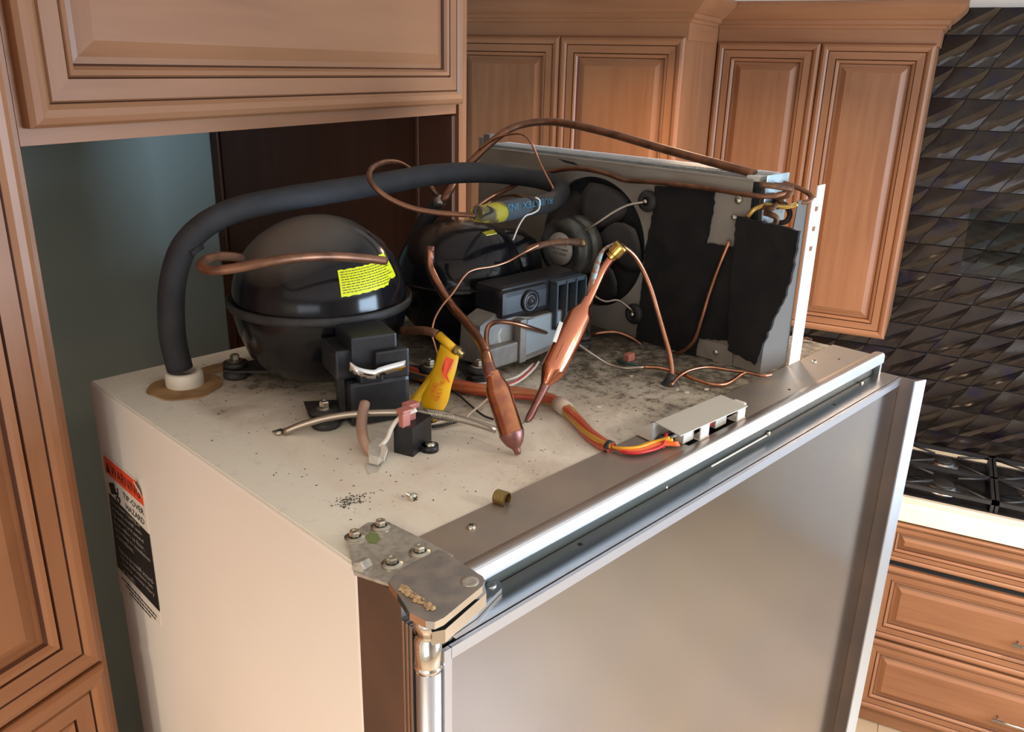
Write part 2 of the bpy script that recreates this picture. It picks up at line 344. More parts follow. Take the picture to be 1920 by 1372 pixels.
# ---------------------------------------------------------------- the room
def struct(name, mb, m, **k): return obj(name, mb, m, frame=MN, kind='structure', **k)
X0, X1, Y0, Y1 = -2.1, 3.53, -2.85, 1.75
struct('floor', MB().box((X0, Y0, FLOOR-.05), (X1+.1, Y1+.1, FLOOR)), M['floor'])
tm = MB().box((0, 0, 0), (.447, .447, .004), bev=.002)
floor_o = bpy.data.objects['floor']; base_tile = None
for i in range(12):
    for j in range(10):
        x, y = X0+.01+i*.45, Y0+.01+j*.45
        if x > 3.0 or y > 1.3: continue
        if base_tile is None:
            base_tile = obj('tile', shift_origin(tm, (x, y, FLOOR)), M['floor'], floor_o)
            fx, fy = x, y
        else:
            o = base_tile.copy(); COL.objects.link(o); o.location = (x-fx, y-fy, 0)
struct('ceiling', MB().box((X0, Y0, CEIL), (X1+.1, Y1+.1, CEIL+.05)), M['ceiling'])
struct('wall_left', MB().box((X0-.1, Y0, FLOOR), (X0, Y1+.1, CEIL)), M['plaster'])
wb = MB().box((X0, 1.557, FLOOR), (1.56, Y1+.1, CEIL)).box((1.56, Y1, FLOOR), (X1, Y1+.1, CEIL))
struct('wall_back', wb, M['teal'])
wr = struct('wall_right', MB().box((X1, Y0, FLOOR), (X1+.1, Y1+.1, CEIL)), M['plaster'])
obj('grout_bed', MB().box((X1-.0008, -1.07, .84), (X1, .52, 1.40)).box((X1-.0008, -1.07, 1.40), (X1, .2, CEIL)), M['dark'], wr)
wf = MB().box((X0, Y0-.1, FLOOR), (.75, Y0, CEIL)).box((2.45, Y0-.1, FLOOR), (X1, Y0, CEIL)).box((.75, Y0-.1, 2.22), (2.45, Y0, CEIL)).box((.75, Y0-.1, FLOOR), (2.45, Y0, .95))
struct('wall_front', wf, M['plaster'])
wn = MB()
for k in range(3): a = .75+k*.82; wn.box((a, Y0-.06, .95), (a+.06, Y0-.02, 2.22))
wn.box((.81, Y0-.06, .95), (2.39, Y0-.02, 1.01)).box((.81, Y0-.06, 2.16), (2.39, Y0-.02, 2.22))
struct('window_1', wn, M['labelwhite'])
# relief tiles of the backsplash: slanted, S-sided, creased along the long diagonal; each one its own object on the right wall
TW, TH, TS = .112, .105, .058
def tile_mb():
    n = 7; mb = MB(); vs = []
    for j in range(n):
        v = j/(n-1)
        for i in range(n):
            u = i/(n-1); yy = u*TW+v*TS-.0035*math.sin(2*math.pi*v)
            d = abs(u-v); h = .003+.013*(1-d)*(.30+.70*v)
            if u > v: h -= .004*math.sin(math.pi*(u-v))*1.0; h = max(h, .0025)
            g = .0012; cy = (TW+TS)/2
            vs.append((-h, -(cy+(yy-cy)*(1-2*g/TW)), g+v*(TH-2*g)))
    fs = [(j*n+i, j*n+i+1, (j+1)*n+i+1, (j+1)*n+i) for j in range(n-1) for i in range(n-1)]
    tri = []
    for j in range(n-1):
        for i in range(n-1):
            a, b_, c_, d_ = j*n+i, j*n+i+1, (j+1)*n+i+1, (j+1)*n+i
            tri += [(a, b_, c_), (a, c_, d_)]
    mb.add(vs, tri)
    edge = [i for i in range(n)]+[j*n+n-1 for j in range(1, n)]+[(n-1)*n+i for i in range(n-2, -1, -1)]+[j*n for j in range(n-2, 0, -1)]
    ev = [vs[i] for i in edge]; m = len(ev); mb.add(ev+[(0.0005, a[1], a[2]) for a in ev], [(i, (i+1) % m, m+(i+1) % m, m+i) for i in range(m)])
    return mb
t0 = None
for r_ in range(17):
    z = .856+r_*TH
    for c_ in range(-8, 22):
        y = 1.16-c_*TW-r_*TS+0.012
        yc = y-(TW+TS)/2
        if yc < -1.05 or yc > (.50 if z < 1.36 else .20) or z+TH > CEIL+.02: continue
        if t0 is None:
            t0 = obj('tile', shift_origin(tile_mb(), (X1, y, z)), M['tile'], wr); t0y, t0z = y, z
        else:
            o = t0.copy(); COL.objects.link(o); o.location = (0, y-t0y, z-t0z)
# ---------------------------------------------------------------- cabinets
PROF = [(0, 0), (0, .012), (.004, .018), (.011, .021), (.019, .0195), (.0245, .0155), (.0262, .013), (.028, .016), (.0505, .016), (.052, .0115), (.0545, .0162), (.060, .0145), (.064, .010), (.0665, .0045), (.074, .006), (.089, .013), (.0915, .0142)]
GL = {5, 8, 12}
def raised(parent, name, o0, U, W, w_, h_, s=1.0, horiz=False, label=None, split=True):
    """frame-and-panel front: o0 lower left corner, U along its width, W outwards"""
    o0, U, W = Vector(o0), Vector(U), Vector(W); V = Vector((0, 0, 1))
    def ring(ins, d): return [o0+U*a+V*b+W*d for a, b in ((ins, ins), (w_-ins, ins), (w_-ins, h_-ins), (ins, h_-ins))]
    wv, wh = (0, 1) if not horiz else (1, 1)
    def strips(prof, lo, hi, mb):
        for i in range(lo, hi):
            a = ring(prof[i][0]*s, prof[i][1]); b = ring(prof[i+1][0]*s, prof[i+1][1])
            for k in range(4):
                k2 = (k+1) % 4; mb.add([a[k], a[k2], b[k2], b[k]], [(0, 1, 2, 3)], 2 if i in GL else (1 if k in (0, 2) else 0))
    fr = MB(); strips(PROF, 0, 13, fr); fr.add(ring(0, 0), [(3, 2, 1, 0)])
    a = ring(PROF[13][0]*s, PROF[13][1])
    mats = [M['wood'], M['wood_h'], M['glaze']]
    d = obj(name, fr, mats, parent, label=label); 
    pn = MB(); strips(PROF, 13, 16, pn); pn.add(ring(PROF[16][0]*s, PROF[16][1]), [(0, 1, 2, 3)], 1 if horiz else 0)
    obj('raised_panel', pn, mats, d)
    return d
def bar_handle(parent, c, L):
    mb = MB().tube([(c[0]-.028, c[1]-L/2, c[2]), (c[0]-.028, c[1]+L/2, c[2])], .0055, 12, sub=1)
    for t in (-.38, .38): mb.tube([(c[0], c[1]+t*L, c[2]), (c[0]-.028, c[1]+t*L, c[2])], .0035, 8, sub=1)
    return obj('handle', mb, M['steel'], parent, label='brushed steel bar handle')
def moulding(path, prof, mb, mi=0):
    """profile (out, z) swept along a plan path with mitres; out is to the right of travel"""
    P2 = [Vector((p[0], p[1])) for p in path]; rows = []
    for i, p in enumerate(P2):
        ds = []
        if i > 0: ds.append((P2[i]-P2[i-1]).normalized())
        if i < len(P2)-1: ds.append((P2[i+1]-P2[i]).normalized())
        ns = [Vector((d.y, -d.x)) for d in ds]; n = ns[0] if len(ns) == 1 else (ns[0]+ns[1])/(1+ns[0].dot(ns[1]))
        rows.append([(p.x+n.x*a, p.y+n.y*a, z) for a, z in prof])
    k = len(prof)
    for i in range(len(rows)-1):
        mb.add(rows[i]+rows[i+1], [(j, j+1, k+j+1, k+j) for j in range(k-1)], mi)
    for rw in (rows[0], rows[-1]): mb.add(rw, [list(range(k))], mi)
    return mb
# tall pantry cabinet at the left
YF = .89
tc_ = thing('tall_cabinet', 'tall stained maple pantry cabinet at the left edge, left of the niche', 'cabinet', (.15, 1.2, FLOOR), MN)
obj('carcass', MB().box((-.35, YF, FLOOR), (.5957, 1.555, CEIL-.01)), M['wood'], tc_)
raised(tc_, 'door', (-.25, YF, 1.552), (1, 0, 0), (0, -1, 0), .832, .93)
raised(tc_, 'door', (-.25, YF, .62), (1, 0, 0), (0, -1, 0), .832, .925)
raised(tc_, 'door', (-.25, YF, .06), (1, 0, 0), (0, -1, 0), .832, .55)
oc = thing('overhead_cabinet', 'stained maple cabinet hung over the empty refrigerator niche, its door cut by the top edge', 'cabinet', (1.06, 1.2, 2.204), MN)
obj('carcass', MB().box((.5965, YF, 2.204), (1.5225, 1.555, CEIL-.01)), M['wood_h'], oc)
raised(oc, 'door', (.603, YF, 2.2225), (1, 0, 0), (0, -1, 0), .921, .285, horiz=True)
ep = thing('end_panel', 'full-height maple panel closing the right side of the refrigerator niche', 'panel', (1.54, 1.2, FLOOR), MN)
obj('board', MB().box((1.5265, YF-.004, FLOOR), (1.557, 1.555, CEIL-.01)), [M['wood']], ep)
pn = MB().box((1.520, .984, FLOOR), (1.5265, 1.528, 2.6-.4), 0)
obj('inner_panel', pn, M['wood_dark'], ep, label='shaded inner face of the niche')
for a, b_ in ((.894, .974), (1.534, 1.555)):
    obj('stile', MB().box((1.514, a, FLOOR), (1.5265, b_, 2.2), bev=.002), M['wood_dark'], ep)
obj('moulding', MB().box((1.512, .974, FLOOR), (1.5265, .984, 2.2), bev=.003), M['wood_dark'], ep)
# wall cabinets on the right wall, stepped fronts and crown
CR = [(0, 2.385), (.006, 2.385), (.008, 2.435), (.014, 2.438), (.016, 2.446), (.024, 2.450), (.026, 2.462), (.034, 2.466), (.050, 2.482), (.066, 2.500), (.070, 2.508), (.070, 2.519), (0, 2.519)]
def wall_cab(name, label, x, ya, yb, nd, zb=1.395, zt=2.392):
    t = thing(name, label, 'cabinet', ((x+X1)/2, (ya+yb)/2, zb), MN)
    obj('carcass', MB().box((x, ya, zb+.012), (X1-.001, yb, CEIL-.012)), M['wood'], t)
    wd = (yb-ya)/nd
    for i in range(nd):
        raised(t, 'door', (x, yb-i*wd-.001, zb), (0, -1, 0), (-1, 0, 0), wd-.002, zt-zb)
    return t
c2_ = wall_cab('wall_cabinet', 'two-door maple wall cabinet directly beside the dark tiles', 3.215, .085, .795, 2)
obj('crown', moulding([(3.215, .795), (3.215, .085), (X1-.018, .085)], CR, MB()), M['wood_h'], c2_)
c1_ = wall_cab('wall_cabinet', 'deeper two-door maple wall cabinet between the niche panel and the shallower one', 2.81, .797, 1.66, 2)
obj('crown', moulding([(2.81, 1.66), (2.81, .797), (3.14, .797)], CR, MB()), M['wood_h'], c1_)
# base cabinets, worktop, cooktop
XF = 2.95
bc = thing('base_cabinet', 'maple base cabinet with wide drawers below the cooktop', 'cabinet', (3.25, -.5, FLOOR), MN)
obj('carcass', MB().box((XF, -1.06, .015), (X1-.001, .0, .833)), M['wood_h'], bc)
obj('toe_board', MB().box((XF+.01, -1.06, FLOOR+.001), (XF+.03, .0, .015)), M['wood_h'], bc)
raised(bc, 'false_front', (XF, -.035, .672), (0, -1, 0), (-1, 0, 0), 1.0, .155, horiz=True, s=.75)
obj('shadow_gap', MB().box((XF-.001, -1.03, .649), (XF+.004, -.035, .671)), M['dark'], bc)
d1 = raised(bc, 'drawer', (XF, -.035, .347), (0, -1, 0), (-1, 0, 0), 1.0, .300, horiz=True); bar_handle(d1, (XF-.014, -.565, .4836), .16)
d2 = raised(bc, 'drawer', (XF, -.035, .028), (0, -1, 0), (-1, 0, 0), 1.0, .310, horiz=True); bar_handle(d2, (XF-.014, -.565, .165), .16)
b2 = thing('base_cabinet', 'maple base cabinet beyond the refrigerator, left of the wide drawers', 'cabinet', (3.25, .87, FLOOR), MN)
obj('carcass', MB().box((XF, .002, FLOOR), (X1-.001, Y1-.002, .833)), M['wood'], b2)
for i in range(3): raised(b2, 'door', (XF, 1.70-i*.56, .03), (0, -1, 0), (-1, 0, 0), .545, .79)
obj('worktop', MB().box((XF-.022, -1.10, .8345), (X1-.018, Y1-.002, .905), bev=.006), M['counter'], frame=MN, label='cream stone worktop along the tiled wall', cat='worktop')
ck = thing('cooktop', 'black gas cooktop with iron grates set in the cream worktop', 'cooktop', (3.23, -.5, .905), MN)
tray = MB().box((2.985, -.97, .906), (3.405, -.03, .912), bev=.003)
obj('tray', tray, M['glassblack'], ck)
obj('rim', MB().box((2.981, -.975, .9055), (2.987, -.025, .913)).box((3.403, -.975, .9055), (3.409, -.025, .913)).box((2.981, -.031, .9055), (3.409, -.025, .913)).box((2.981, -.975, .9055), (3.409, -.969, .913)), M['steel'], ck)
for (bx, by, br) in ((3.10, -.19, .046), (3.315, -.19, .040), (3.23, -.50, .055), (3.10, -.81, .040), (3.315, -.81, .046)):
    bo = obj('burner', MB().lathe((bx, by, .912), (0, 0, 1), [(br*1.35, 0), (br*1.3, .005), (br, .006), (br*.95, .014), (br*.6, .016), (0.001, .016)], 28), M['steel'], ck)
    obj('burner_cap', MB().lathe((bx, by, .928), (0, 0, 1), [(br*.2, 0), (br*.78, 0), (br*.8, .004), (br*.74, .007), (.001, .008)], 28), M['iron'], bo)
for (ya, yb) in ((-.345, -.045), (-.655, -.355), (-.965, -.665)):
    g = MB(); yc = (ya+yb)/2
    for (a, b_) in (((3.0, ya), (3.39, ya)), ((3.0, yb), (3.39, yb)), ((3.0, ya), (3.0, yb)), ((3.39, ya), (3.39, yb)), ((3.195, ya), (3.195, yb))):
        g.box((min(a[0], b_[0])-.007, min(a[1], b_[1])-.007, .938), (max(a[0], b_[0])+.007, max(a[1], b_[1])+.007, .952))
    for xc in (3.097, 3.293):
        for dx, dy in ((1, 1), (1, -1), (-1, 1), (-1, -1)):
            g.tube([(xc+dx*.092, yc+dy*.14, .945), (xc+dx*.03, yc+dy*.04, .950)], .005, 6, sub=1)
    for x in (3.0, 3.39):
        for y in (ya, yb): g.box((x-.007, y-.007, .912), (x+.007, y+.007, .94))
    obj('grate', g, M['iron'], ck)
# range hood with its slanted glass visor
hd = thing('range_hood', 'range hood with slanted smoked glass visor at the right edge', 'hood', (3.35, -.6, 1.6), MN)
G0 = (3.4400, -0.1103, 1.8507); G1 = (3.1200, -0.1095, 1.6783)
gl = MB().poly([(3.44, -.112, G0[2]), (3.12, -.108, G1[2]), (3.12, -.95, G1[2]), (3.44, -.95, G0[2])], (.006, 0, .005))
obj('glass_visor', gl, M['glass'], hd)
obj('hood_body', MB().box((3.30, -.90, 1.62), (X1-.02, -.42, 1.79), bev=.01).box((3.36, -.78, 1.79), (X1-.02, -.54, CEIL-.002), bev=.005), M['steel'], hd)
# ceiling lamps
for i, (x, y) in enumerate(LAMPS):
    where = ['behind the ladder position', 'over the middle of the kitchen', 'in front of the cooktop', 'by the wall cabinets', 'near the left wall', 'by the glazed door'][i]
    t = thing('recessed_lamp', 'recessed ceiling downlight '+where, 'lamp', (x, y, CEIL-.008), MN)
    obj('trim_ring', MB().lathe((x, y, CEIL-.010), (0, 0, 1), [(.075, .004), (.078, 0), (.095, 0), (.097, .009)], 24), M['ceiling'], t)
# ---------------------------------------------------------------- the refrigerator
Wd, Dp, Hh = .914, .604, ZT-FLOOR
fr = thing('refrigerator', 'tall built-in refrigerator with white side and stainless door, pulled out of its niche', 'refrigerator', (.457, .28, -Hh))
body = MB().box((0, 0, -Hh+.0), (Wd, Dp, -.0012), bev=.004)
obj('cabinet_body', body, M['white'], fr)
tp = obj('top_panel', MB().box((.003, .001, -.0012), (Wd-.003, Dp-.003, .0)), M['top'], fr)
# the top panel's material is laid out in metres from the front left corner
for v in tp.data.vertices: v.co += Vector((.457, .28, -Hh))
tp.location = (-.457, -.28, Hh)
# stainless front frame
ff = MB().box((-.0005, -.061, -Hh+.1), (.05, -.0005, .0015))
ff.box((Wd-.012, -.061, -Hh+.1), (Wd, -.0005, -.012))
ff.box((.012, -.058, -.05), (Wd-.012, -.055, -.004)); ff.box((.012, -.061, -Hh+.1), (Wd-.012, -.05, -.05))
obj('front_frame', ff, M['steel_b'], fr, label='dull stainless flank of the front frame')
# top strip with the cut-out for the light switch box
HX0, HX1, HY0, HY1 = .418, .545, -.058, -.018
st = MB()
for a, b_ in (((.052, -.061), (HX0, 0)), ((HX1, -.061), (.912, 0)), ((HX0, -.061), (HX1, HY0)), ((HX0, HY1), (HX1, 0))):
    st.box((a[0], a[1], -.002), (b_[0], b_[1], .0025))
obj('top_strip', st, M['strip'], fr, label='brown-grey dusty metal strip behind the lip')
obj('switch_pocket', MB().box((HX0, HY0, -.03), (HX1, HY1, -.028)).box((HX0, HY0-.001, -.03), (HX1, HY0, -.0021)).box((HX0, HY1, -.03), (HX1, HY1+.001, -.0021)), M['dark'], fr)
lp = [(-.061, .0030), (-.066, .0046), (-.0725, .0046), (-.0745, .0040), (-.0765, .0022), (-.0772, .000), (-.0772, -.0105), (-.0762, -.0120), (-.0735, -.0120), (-.0735, -.004), (-.061, -.003)]
lm_ = MB().poly([(.050, a, b_) for a, b_ in lp], (Wd+.012-.050, 0, 0)); lm_.m = [0, 0, 1, 1]+[0]*(len(lm_.f)-4)
smooth_sharp(obj('front_lip', lm_, [M['lip'], M['steel_b2']], fr, label='bright rounded aluminium lip'), 25)
obj('shaded_lip_recess', MB().box((.05, -.066, -.040), (Wd, -.0585, -.012)), M['channel'], fr)  # recess below the lip, darkened in colour to stand for its shade
obj('side_fin', MB().box((Wd+.006, -.075, -.35), (Wd+.012, -.06, -.011)), M['lip'], fr)
obj('light_strip', MB().box((.437, -.0795, -.0232), (.565, -.0780, -.0215)), M['plasticw'], fr, label='thin cream strip in the gap under the lip')
# left flank: ribbed trim and the black hinge gap
rb = MB()
for y in (-.0625, -.0675, -.0725): rb.box((-.001, y-.002, -Hh+.1), (.012, y+.002, -.02), bev=.0012)
obj('ribbed_trim', rb, M['steel'], fr, label='ribbed stainless trim beside the hinge')
obj('hinge_gap', MB().box((.002, -.084, -Hh+.1), (.03, -.0746, -.035)), M['dark'], fr)
# door
DF = -.100; DZ = -.031; DX1 = .940
dr = obj('door', MB().box((.012, DF+.004, -Hh+.12), (DX1, -.068, DZ-.0005), bev=.001), M['steel'], fr, label='stainless refrigerator door')
obj('door_top_cap', MB().box((.025, DF+.001, DZ-.006), (DX1, -.068, DZ)), M['steel'], dr, label='greenish-grey top of the door')
dt = MB()
zt_, zb_ = DZ-.001, -Hh+.13
dt.poly([(.0155, DF, zt_), (DX1, DF, zt_), (DX1, DF, zt_-.011), (.0155, DF, zt_-.011)], (0, -.004, 0))
dt.box((.0085, DF-.004, zb_), (.0165, DF, zt_))
dt.box((.0085, DF-.004, zb_), (DX1, DF, zb_+.01))
obj('door_trim', dt, M['alu'], dr, label='bright aluminium edge around the door face')
obj('door_skin', MB().box((.0165, DF-.001, zb_), (DX1-.002, DF+.004, zt_-.011)), M['skin'], dr, label='large reflective stainless door face')
obj('hinge_post', MB().lathe((.0015, -.0925, -Hh+.12), (0, 0, 1), [(.001, 0), (.0105, 0), (.0105, Hh-.12-.050), (.001, Hh-.12-.050)], 24), M['alu'], dr, label='round aluminium hinge-side post')
hp = MB()
prof = [(DX1-.001, -.099), (DX1+.004, -.099), (DX1+.005, -.118), (DX1+.010, -.124), (DX1+.018, -.127), (DX1+.021, -.130), (DX1+.0195, -.1325), (DX1+.001, -.1262), (DX1-.0015, -.1245), (DX1-.0015, -.1225), (DX1-.001, -.121)]
hp.poly([(a, b_, -Hh+.13) for a, b_ in prof], (0, 0, Hh-.13+DZ-.001))
hp.m = [1 if j in (0, 1, 2, 11, 12) else 0 for j in range(len(hp.f))]  # flank faces take the painted brown reflection, the rest the bluish tint
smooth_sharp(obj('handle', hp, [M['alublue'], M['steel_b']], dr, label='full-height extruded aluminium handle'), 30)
# hinge
hg = obj('hinge', MB().poly([(0.0167, 0.0389, 0.0030), (0.0461, 0.0470, 0.0030), (0.0605, 0.0336, 0.0030), (0.0653, -0.0189, 0.0030), (0.0674, -0.0481, 0.0030), (0.0051, -0.0597, 0.0030), (-0.0108, -0.0114, 0.0030)], (0, 0, .003)), M['dullzinc'], fr, label='dirty zinc hinge mounting plate')
def hexbolt(parent, c, r=.0062, name='bolt', m='zinc', label=None, top=.004):
    mb = MB().lathe(c, (0, 0, 1), [(.001, 0), (r*1.75, 0), (r*1.8, .0012), (r*1.35, .0022), (r*1.1, .0024)], 20, smooth=False)
    mb.lathe(Vector(c)+Vector((0, 0, .0022)), (0, 0, 1), [(r, 0), (r, top), (r*.86, top+.0012), (r*.5, top+.0012), (r*.4, top+.0006), (.0003, top+.0006)], 6, smooth=False)
    return obj(name, mb, M[m], parent, label=label)
for px in ((0.0212, 0.0328, 0.0060), (0.0494, 0.0318, 0.0060), (0.0480, -0.0259, 0.0060), (0.0192, -0.0240, 0.0060)): hexbolt(hg, px, .0052)
cv = [(0.0466, -0.0527, 0.0220), (0.0481, -0.0598, 0.0220), (0.0467, -0.1068, 0.0220), (0.0439, -0.1123, 0.0220), (0.0376, -0.1164, 0.0220), (-0.0113, -0.1262, 0.0220), (-0.0194, -0.1254, 0.0220), (-0.0234, -0.1199, 0.0220), (-0.0255, -0.1038, 0.0220), (-0.0231, -0.0970, 0.0220), (-0.0171, -0.0784, 0.0220), (-0.0126, -0.0611, 0.0220), (0.0027, -0.0530, 0.0220)]
obj('hinge_cover', MB().poly(cv, (0, 0, -.0065)), M['dustchrome'], hg, label='dusty chrome hinge cover')
lw = [(0.0498, -0.1037, 0.0100), (-0.0049, -0.1187, 0.0100), (-0.0123, -0.1170, 0.0100), (-0.0162, -0.1098, 0.0100), (0.0291, -0.0913, 0.0100)]
obj('hinge_spacer', MB().poly(lw, (0, 0, .005)), M['dark'], hg)
obj('hinge_arm', MB().poly([(0.0584, -0.0967, 0.0040), (0.0510, -0.1070, 0.0040), (-0.0038, -0.1193, 0.0040), (-0.0132, -0.1148, 0.0040), (-0.0014, -0.0944, 0.0040), (0.0405, -0.0850, 0.0040)], (0, 0, -.012)), M['chrome'], hg, label='mirror-bright lower hinge arm')
obj('door_plate', MB().poly([(0.0937, -0.0580, -0.0260), (0.1024, -0.0628, -0.0260), (0.1018, -0.0736, -0.0260), (0.0964, -0.0797, -0.0260), (0.0556, -0.0917, -0.0260), (0.0168, -0.0955, -0.0260), (0.0115, -0.0885, -0.0260), (0.0509, -0.0667, -0.0260)], (0, 0, -.0045)), M['lip'], hg, label='aluminium plate screwed to the door top')
obj('hinge_barrel', MB().lathe((.0015, -.0925, -.050), (0, 0, 1), [(.001, 0), (.0115, 0), (.0118, .004), (.0108, .005), (.0112, .006), (.0112, .028), (.0095, .030), (.0095, .036), (.0118, .037), (.012, .0545), (.001, .0545)], 28), M['chrome'], hg)
obj('screw', MB().lathe((0.0918, -0.0709, -0.0260), (0, 0, 1), [(.0048, 0), (.0048, .0012), (.003, .0018), (.0002, .001)], 16), M['lip'], hg)
obj('screw', MB().lathe((0.0342, -0.1052, 0.0220), (0, 0, 1), [(.0075, 0), (.0075, .0004), (.005, .0008), (.0002, .0005)], 20), M['dullzinc'], hg)
obj('paint_smudge', MB().poly([(0.0287, 0.0278, 0.0062), (0.0365, 0.0305, 0.0062), (0.0403, 0.0245, 0.0062), (0.0369, 0.0152, 0.0062), (0.0293, 0.0113, 0.0062), (0.0256, 0.0172, 0.0062)], (0, 0, .0002)), M['greenpaint'], hg, label='green paint smudge')
obj('bolt', MB().lathe((-0.0067, -0.0120, 0.0077), (-1, -.35, .25), [(.007, -.012), (.007, 0), (.0062, .001), (.0001, .001)], 6, smooth=False), M['dullzinc'], hg)
gr = MB()
for i in range(60):
    t = random.random(); c = Vector((-0.0102, -0.0742, 0.0225)).lerp(Vector((-0.0111, -0.1139, 0.0225)), t)+Vector((random.uniform(-.003, .003), random.uniform(-.003, .003), 0)); r = random.uniform(.0006, .0026)
    gr.lathe(c, (0, 0, 1), [(r, 0), (r*.8, r*.7), (.0001, r)], 6, smooth=False)
obj('dried_glue', gr, M['glue'], hg, kind='stuff')
# warning label on the white side
X_ = -.0008
def side(y, z, x=X_): return (x, y, z)
wl = obj('warning_label', MB().poly([side(.590, -.099), side(.473, -.099), side(.463, -.112), side(.4660, -.312), side(.604, -.327)], (.0006, 0, 0)), M['labelwhite'], fr, label='peeling white sticker with a tip-over warning')
A = [(-0.0010, 0.5809, -0.1007), (-0.0010, 0.4600, -0.1269), (-0.0010, 0.5581, -0.1130)]
y0_, y1_ = .588, .470
obj('orange_band', MB().poly([side(y0_, -.102, -.0011), side(.4815, -.102, -.0011), side(.478, -.111, -.0011), side(.466, -.114, -.0011), side(.466, -.131, -.0011), side(y0_, -.128, -.0011)], (.0003, 0, 0)), M['labelorange'], wl)
obj('black_field', MB().poly([side(.589, -.160, -.0011), side(.462, -.170, -.0011), side(.4625, -.288, -.0011), side(.6, -.283, -.0011)], (.0003, 0, 0)), M['labelblack'], wl)
ux, uz = (0, -1, 0), (0, 0, 1)
def wt(body, y, z, w_, h_, m, nm='lettering'): return text(body, nm, M[m], wl, side(y, z, -.0014), ux, uz, w_, h_)
wt('WARNING', .566, -.124, .092, .0155, 'black')
obj('warning_triangle', MB().poly([side(.584, -.124, -.0014), side(.570, -.124, -.0014), side(.577, -.1085, -.0014)], (.0002, 0, 0)), M['black'], wl)
wt('TIP-OVER', .535, -.146, .066, .0088, 'black'); wt('HAZARD', .530, -.161, .058, .0088, 'black')
pic = MB().poly([side(.583, -.142, -.0014), side(.563, -.1355, -.0014), side(.558, -.151, -.0014), side(.578, -.1575, -.0014)], (.0002, 0, 0))
pic.lathe(side(.552, -.141, -.0014), (-1, 0, 0), [(.0024, 0), (.0001, 0)], 12)
pic.tube([side(.564, -.148), side(.556, -.149), side(.551, -.1455)], .0012, 6, sub=2).tube([side(.552, -.145), side(.5545, -.152), side(.548, -.155), side(.552, -.160)], .0018, 6, sub=2).tube([side(.5545, -.152), side(.562, -.156), side(.558, -.161)], .0012, 6, sub=2)
obj('pictogram', pic, M['black'], wl, label='pictogram of a figure under a tipping refrigerator')
LN = ['To prevent tipping of', 'product, install anti-', 'tip device and extend', 'front rollers to floor,', 'according to installation', 'instructions.', '', 'Failure to install accord-', 'ing to instructions can', 'result in serious injury', 'or death.']
wid = [.098, .100, .100, .099, .113, .058, 0, .113, .106, .108, .042]
for i, (l, q) in enumerate(zip(LN, wid)):
    if l: wt(l, .586-.0007*i*1.0, -.1735-i*.0104-.0004*i, q, .0075, 'labelgrey')
fpn = MB(); random.seed(9)
for (y0, z0, ln) in ((.590, -.2945, .112), (.578, -.3020, .092), (.566, -.3095, .070)):
    y = y0
    while y > y0-ln:
        q = random.uniform(.003, .009); zz = z0-(y0-y)*.06; fpn.poly([side(y, zz, -.0010), side(y-q, zz-q*.06, -.0010), side(y-q, zz-q*.06-.0032, -.0010), side(y, zz-.0032, -.0010)], (.0002, 0, 0)); y -= q+.0016
obj('fine_print', fpn, M['black'], wl, kind='stuff')
obj('peeled_corner', MB().poly([side(.482, -.103, -.004), side(.474, -.096, -.007), side(.464, -.106, -.005), side(.466, -.118, -.002), side(.478, -.113, -.002)], (.0004, 0, 0)), M['labelwhite'], wl)
# foam patch and collar where the suction line enters
import math as _m
fp = MB(); ring = []
for k in range(40):
    a = 2*math.pi*k/40; r = .047*(1+.05*math.sin(3*a+1)+.03*math.sin(7*a)); ring.append((.0835+r*math.cos(a), .4975+r*.95*math.sin(a), .0004))
fp.poly(ring, (0, 0, .0016))
ring = [(.1500+.036*math.cos(2*math.pi*k/24)*(1+.1*math.sin(k)), .535+.017*math.sin(2*math.pi*k/24), .0004) for k in range(24)]
fp.poly(ring, (0, 0, .0014))
obj('foam_seal', fp, M['foamtan'], fr, label='yellowed foam showing through the hole in the top')
obj('pipe_collar', MB().lathe((.0865, .505, .001), (0, 0, 1), [(.0236, 0), (.0240, .006), (.0236, .0175), (.021, .0195), (.0155, .0195), (.015, .012)], 40), M['grommetw'], fr, label='white foam collar')
# screws of the refrigerator top and door
def pan_screw(parent, c, r=.0045, m='zinc', label=None):
    mb = MB().lathe(c, (0, 0, 1), [(r, 0), (r, .0012), (r*.8, .0026), (r*.35, .0032), (.0001, .0033)], 16)
    c = Vector(c)
    mb.box(c+Vector((-r*.55, -.0005, .0028)), c+Vector((r*.55, .0005, .0035)), 1).box(c+Vector((-.0005, -r*.55, .0028)), c+Vector((.0005, r*.55, .0035)), 1)
    return obj('screw', mb, [M[m], M['dark']], parent, label=label)
for c in ((0.1136, -0.0213, 0.0025), (0.8067, -0.0196, 0.0025)): pan_screw(fr, c)
for c in ((0.3678, -0.0637, -0.0309), (0.5903, -0.0678, -0.0309), (0.8659, -0.0713, -0.0309)): pan_screw(fr, c, .0032)
for c in ((0.7520, -0.0823, -0.0309), (0.2086, -0.0753, -0.0309)): obj('screw_hole', MB().lathe(c, (0, 0, 1), [(.0028, 0), (.0026, .0003), (.0001, .0003)], 12), M['dark'], fr)
for c in ((0.6733, -0.0495, 0.0026), (0.8495, -0.0386, 0.0026)): obj('screw_hole', MB().lathe(c, (0, 0, 1), [(.002, 0), (.0019, .0003), (.0001, .0003)], 12), M['dark'], fr)
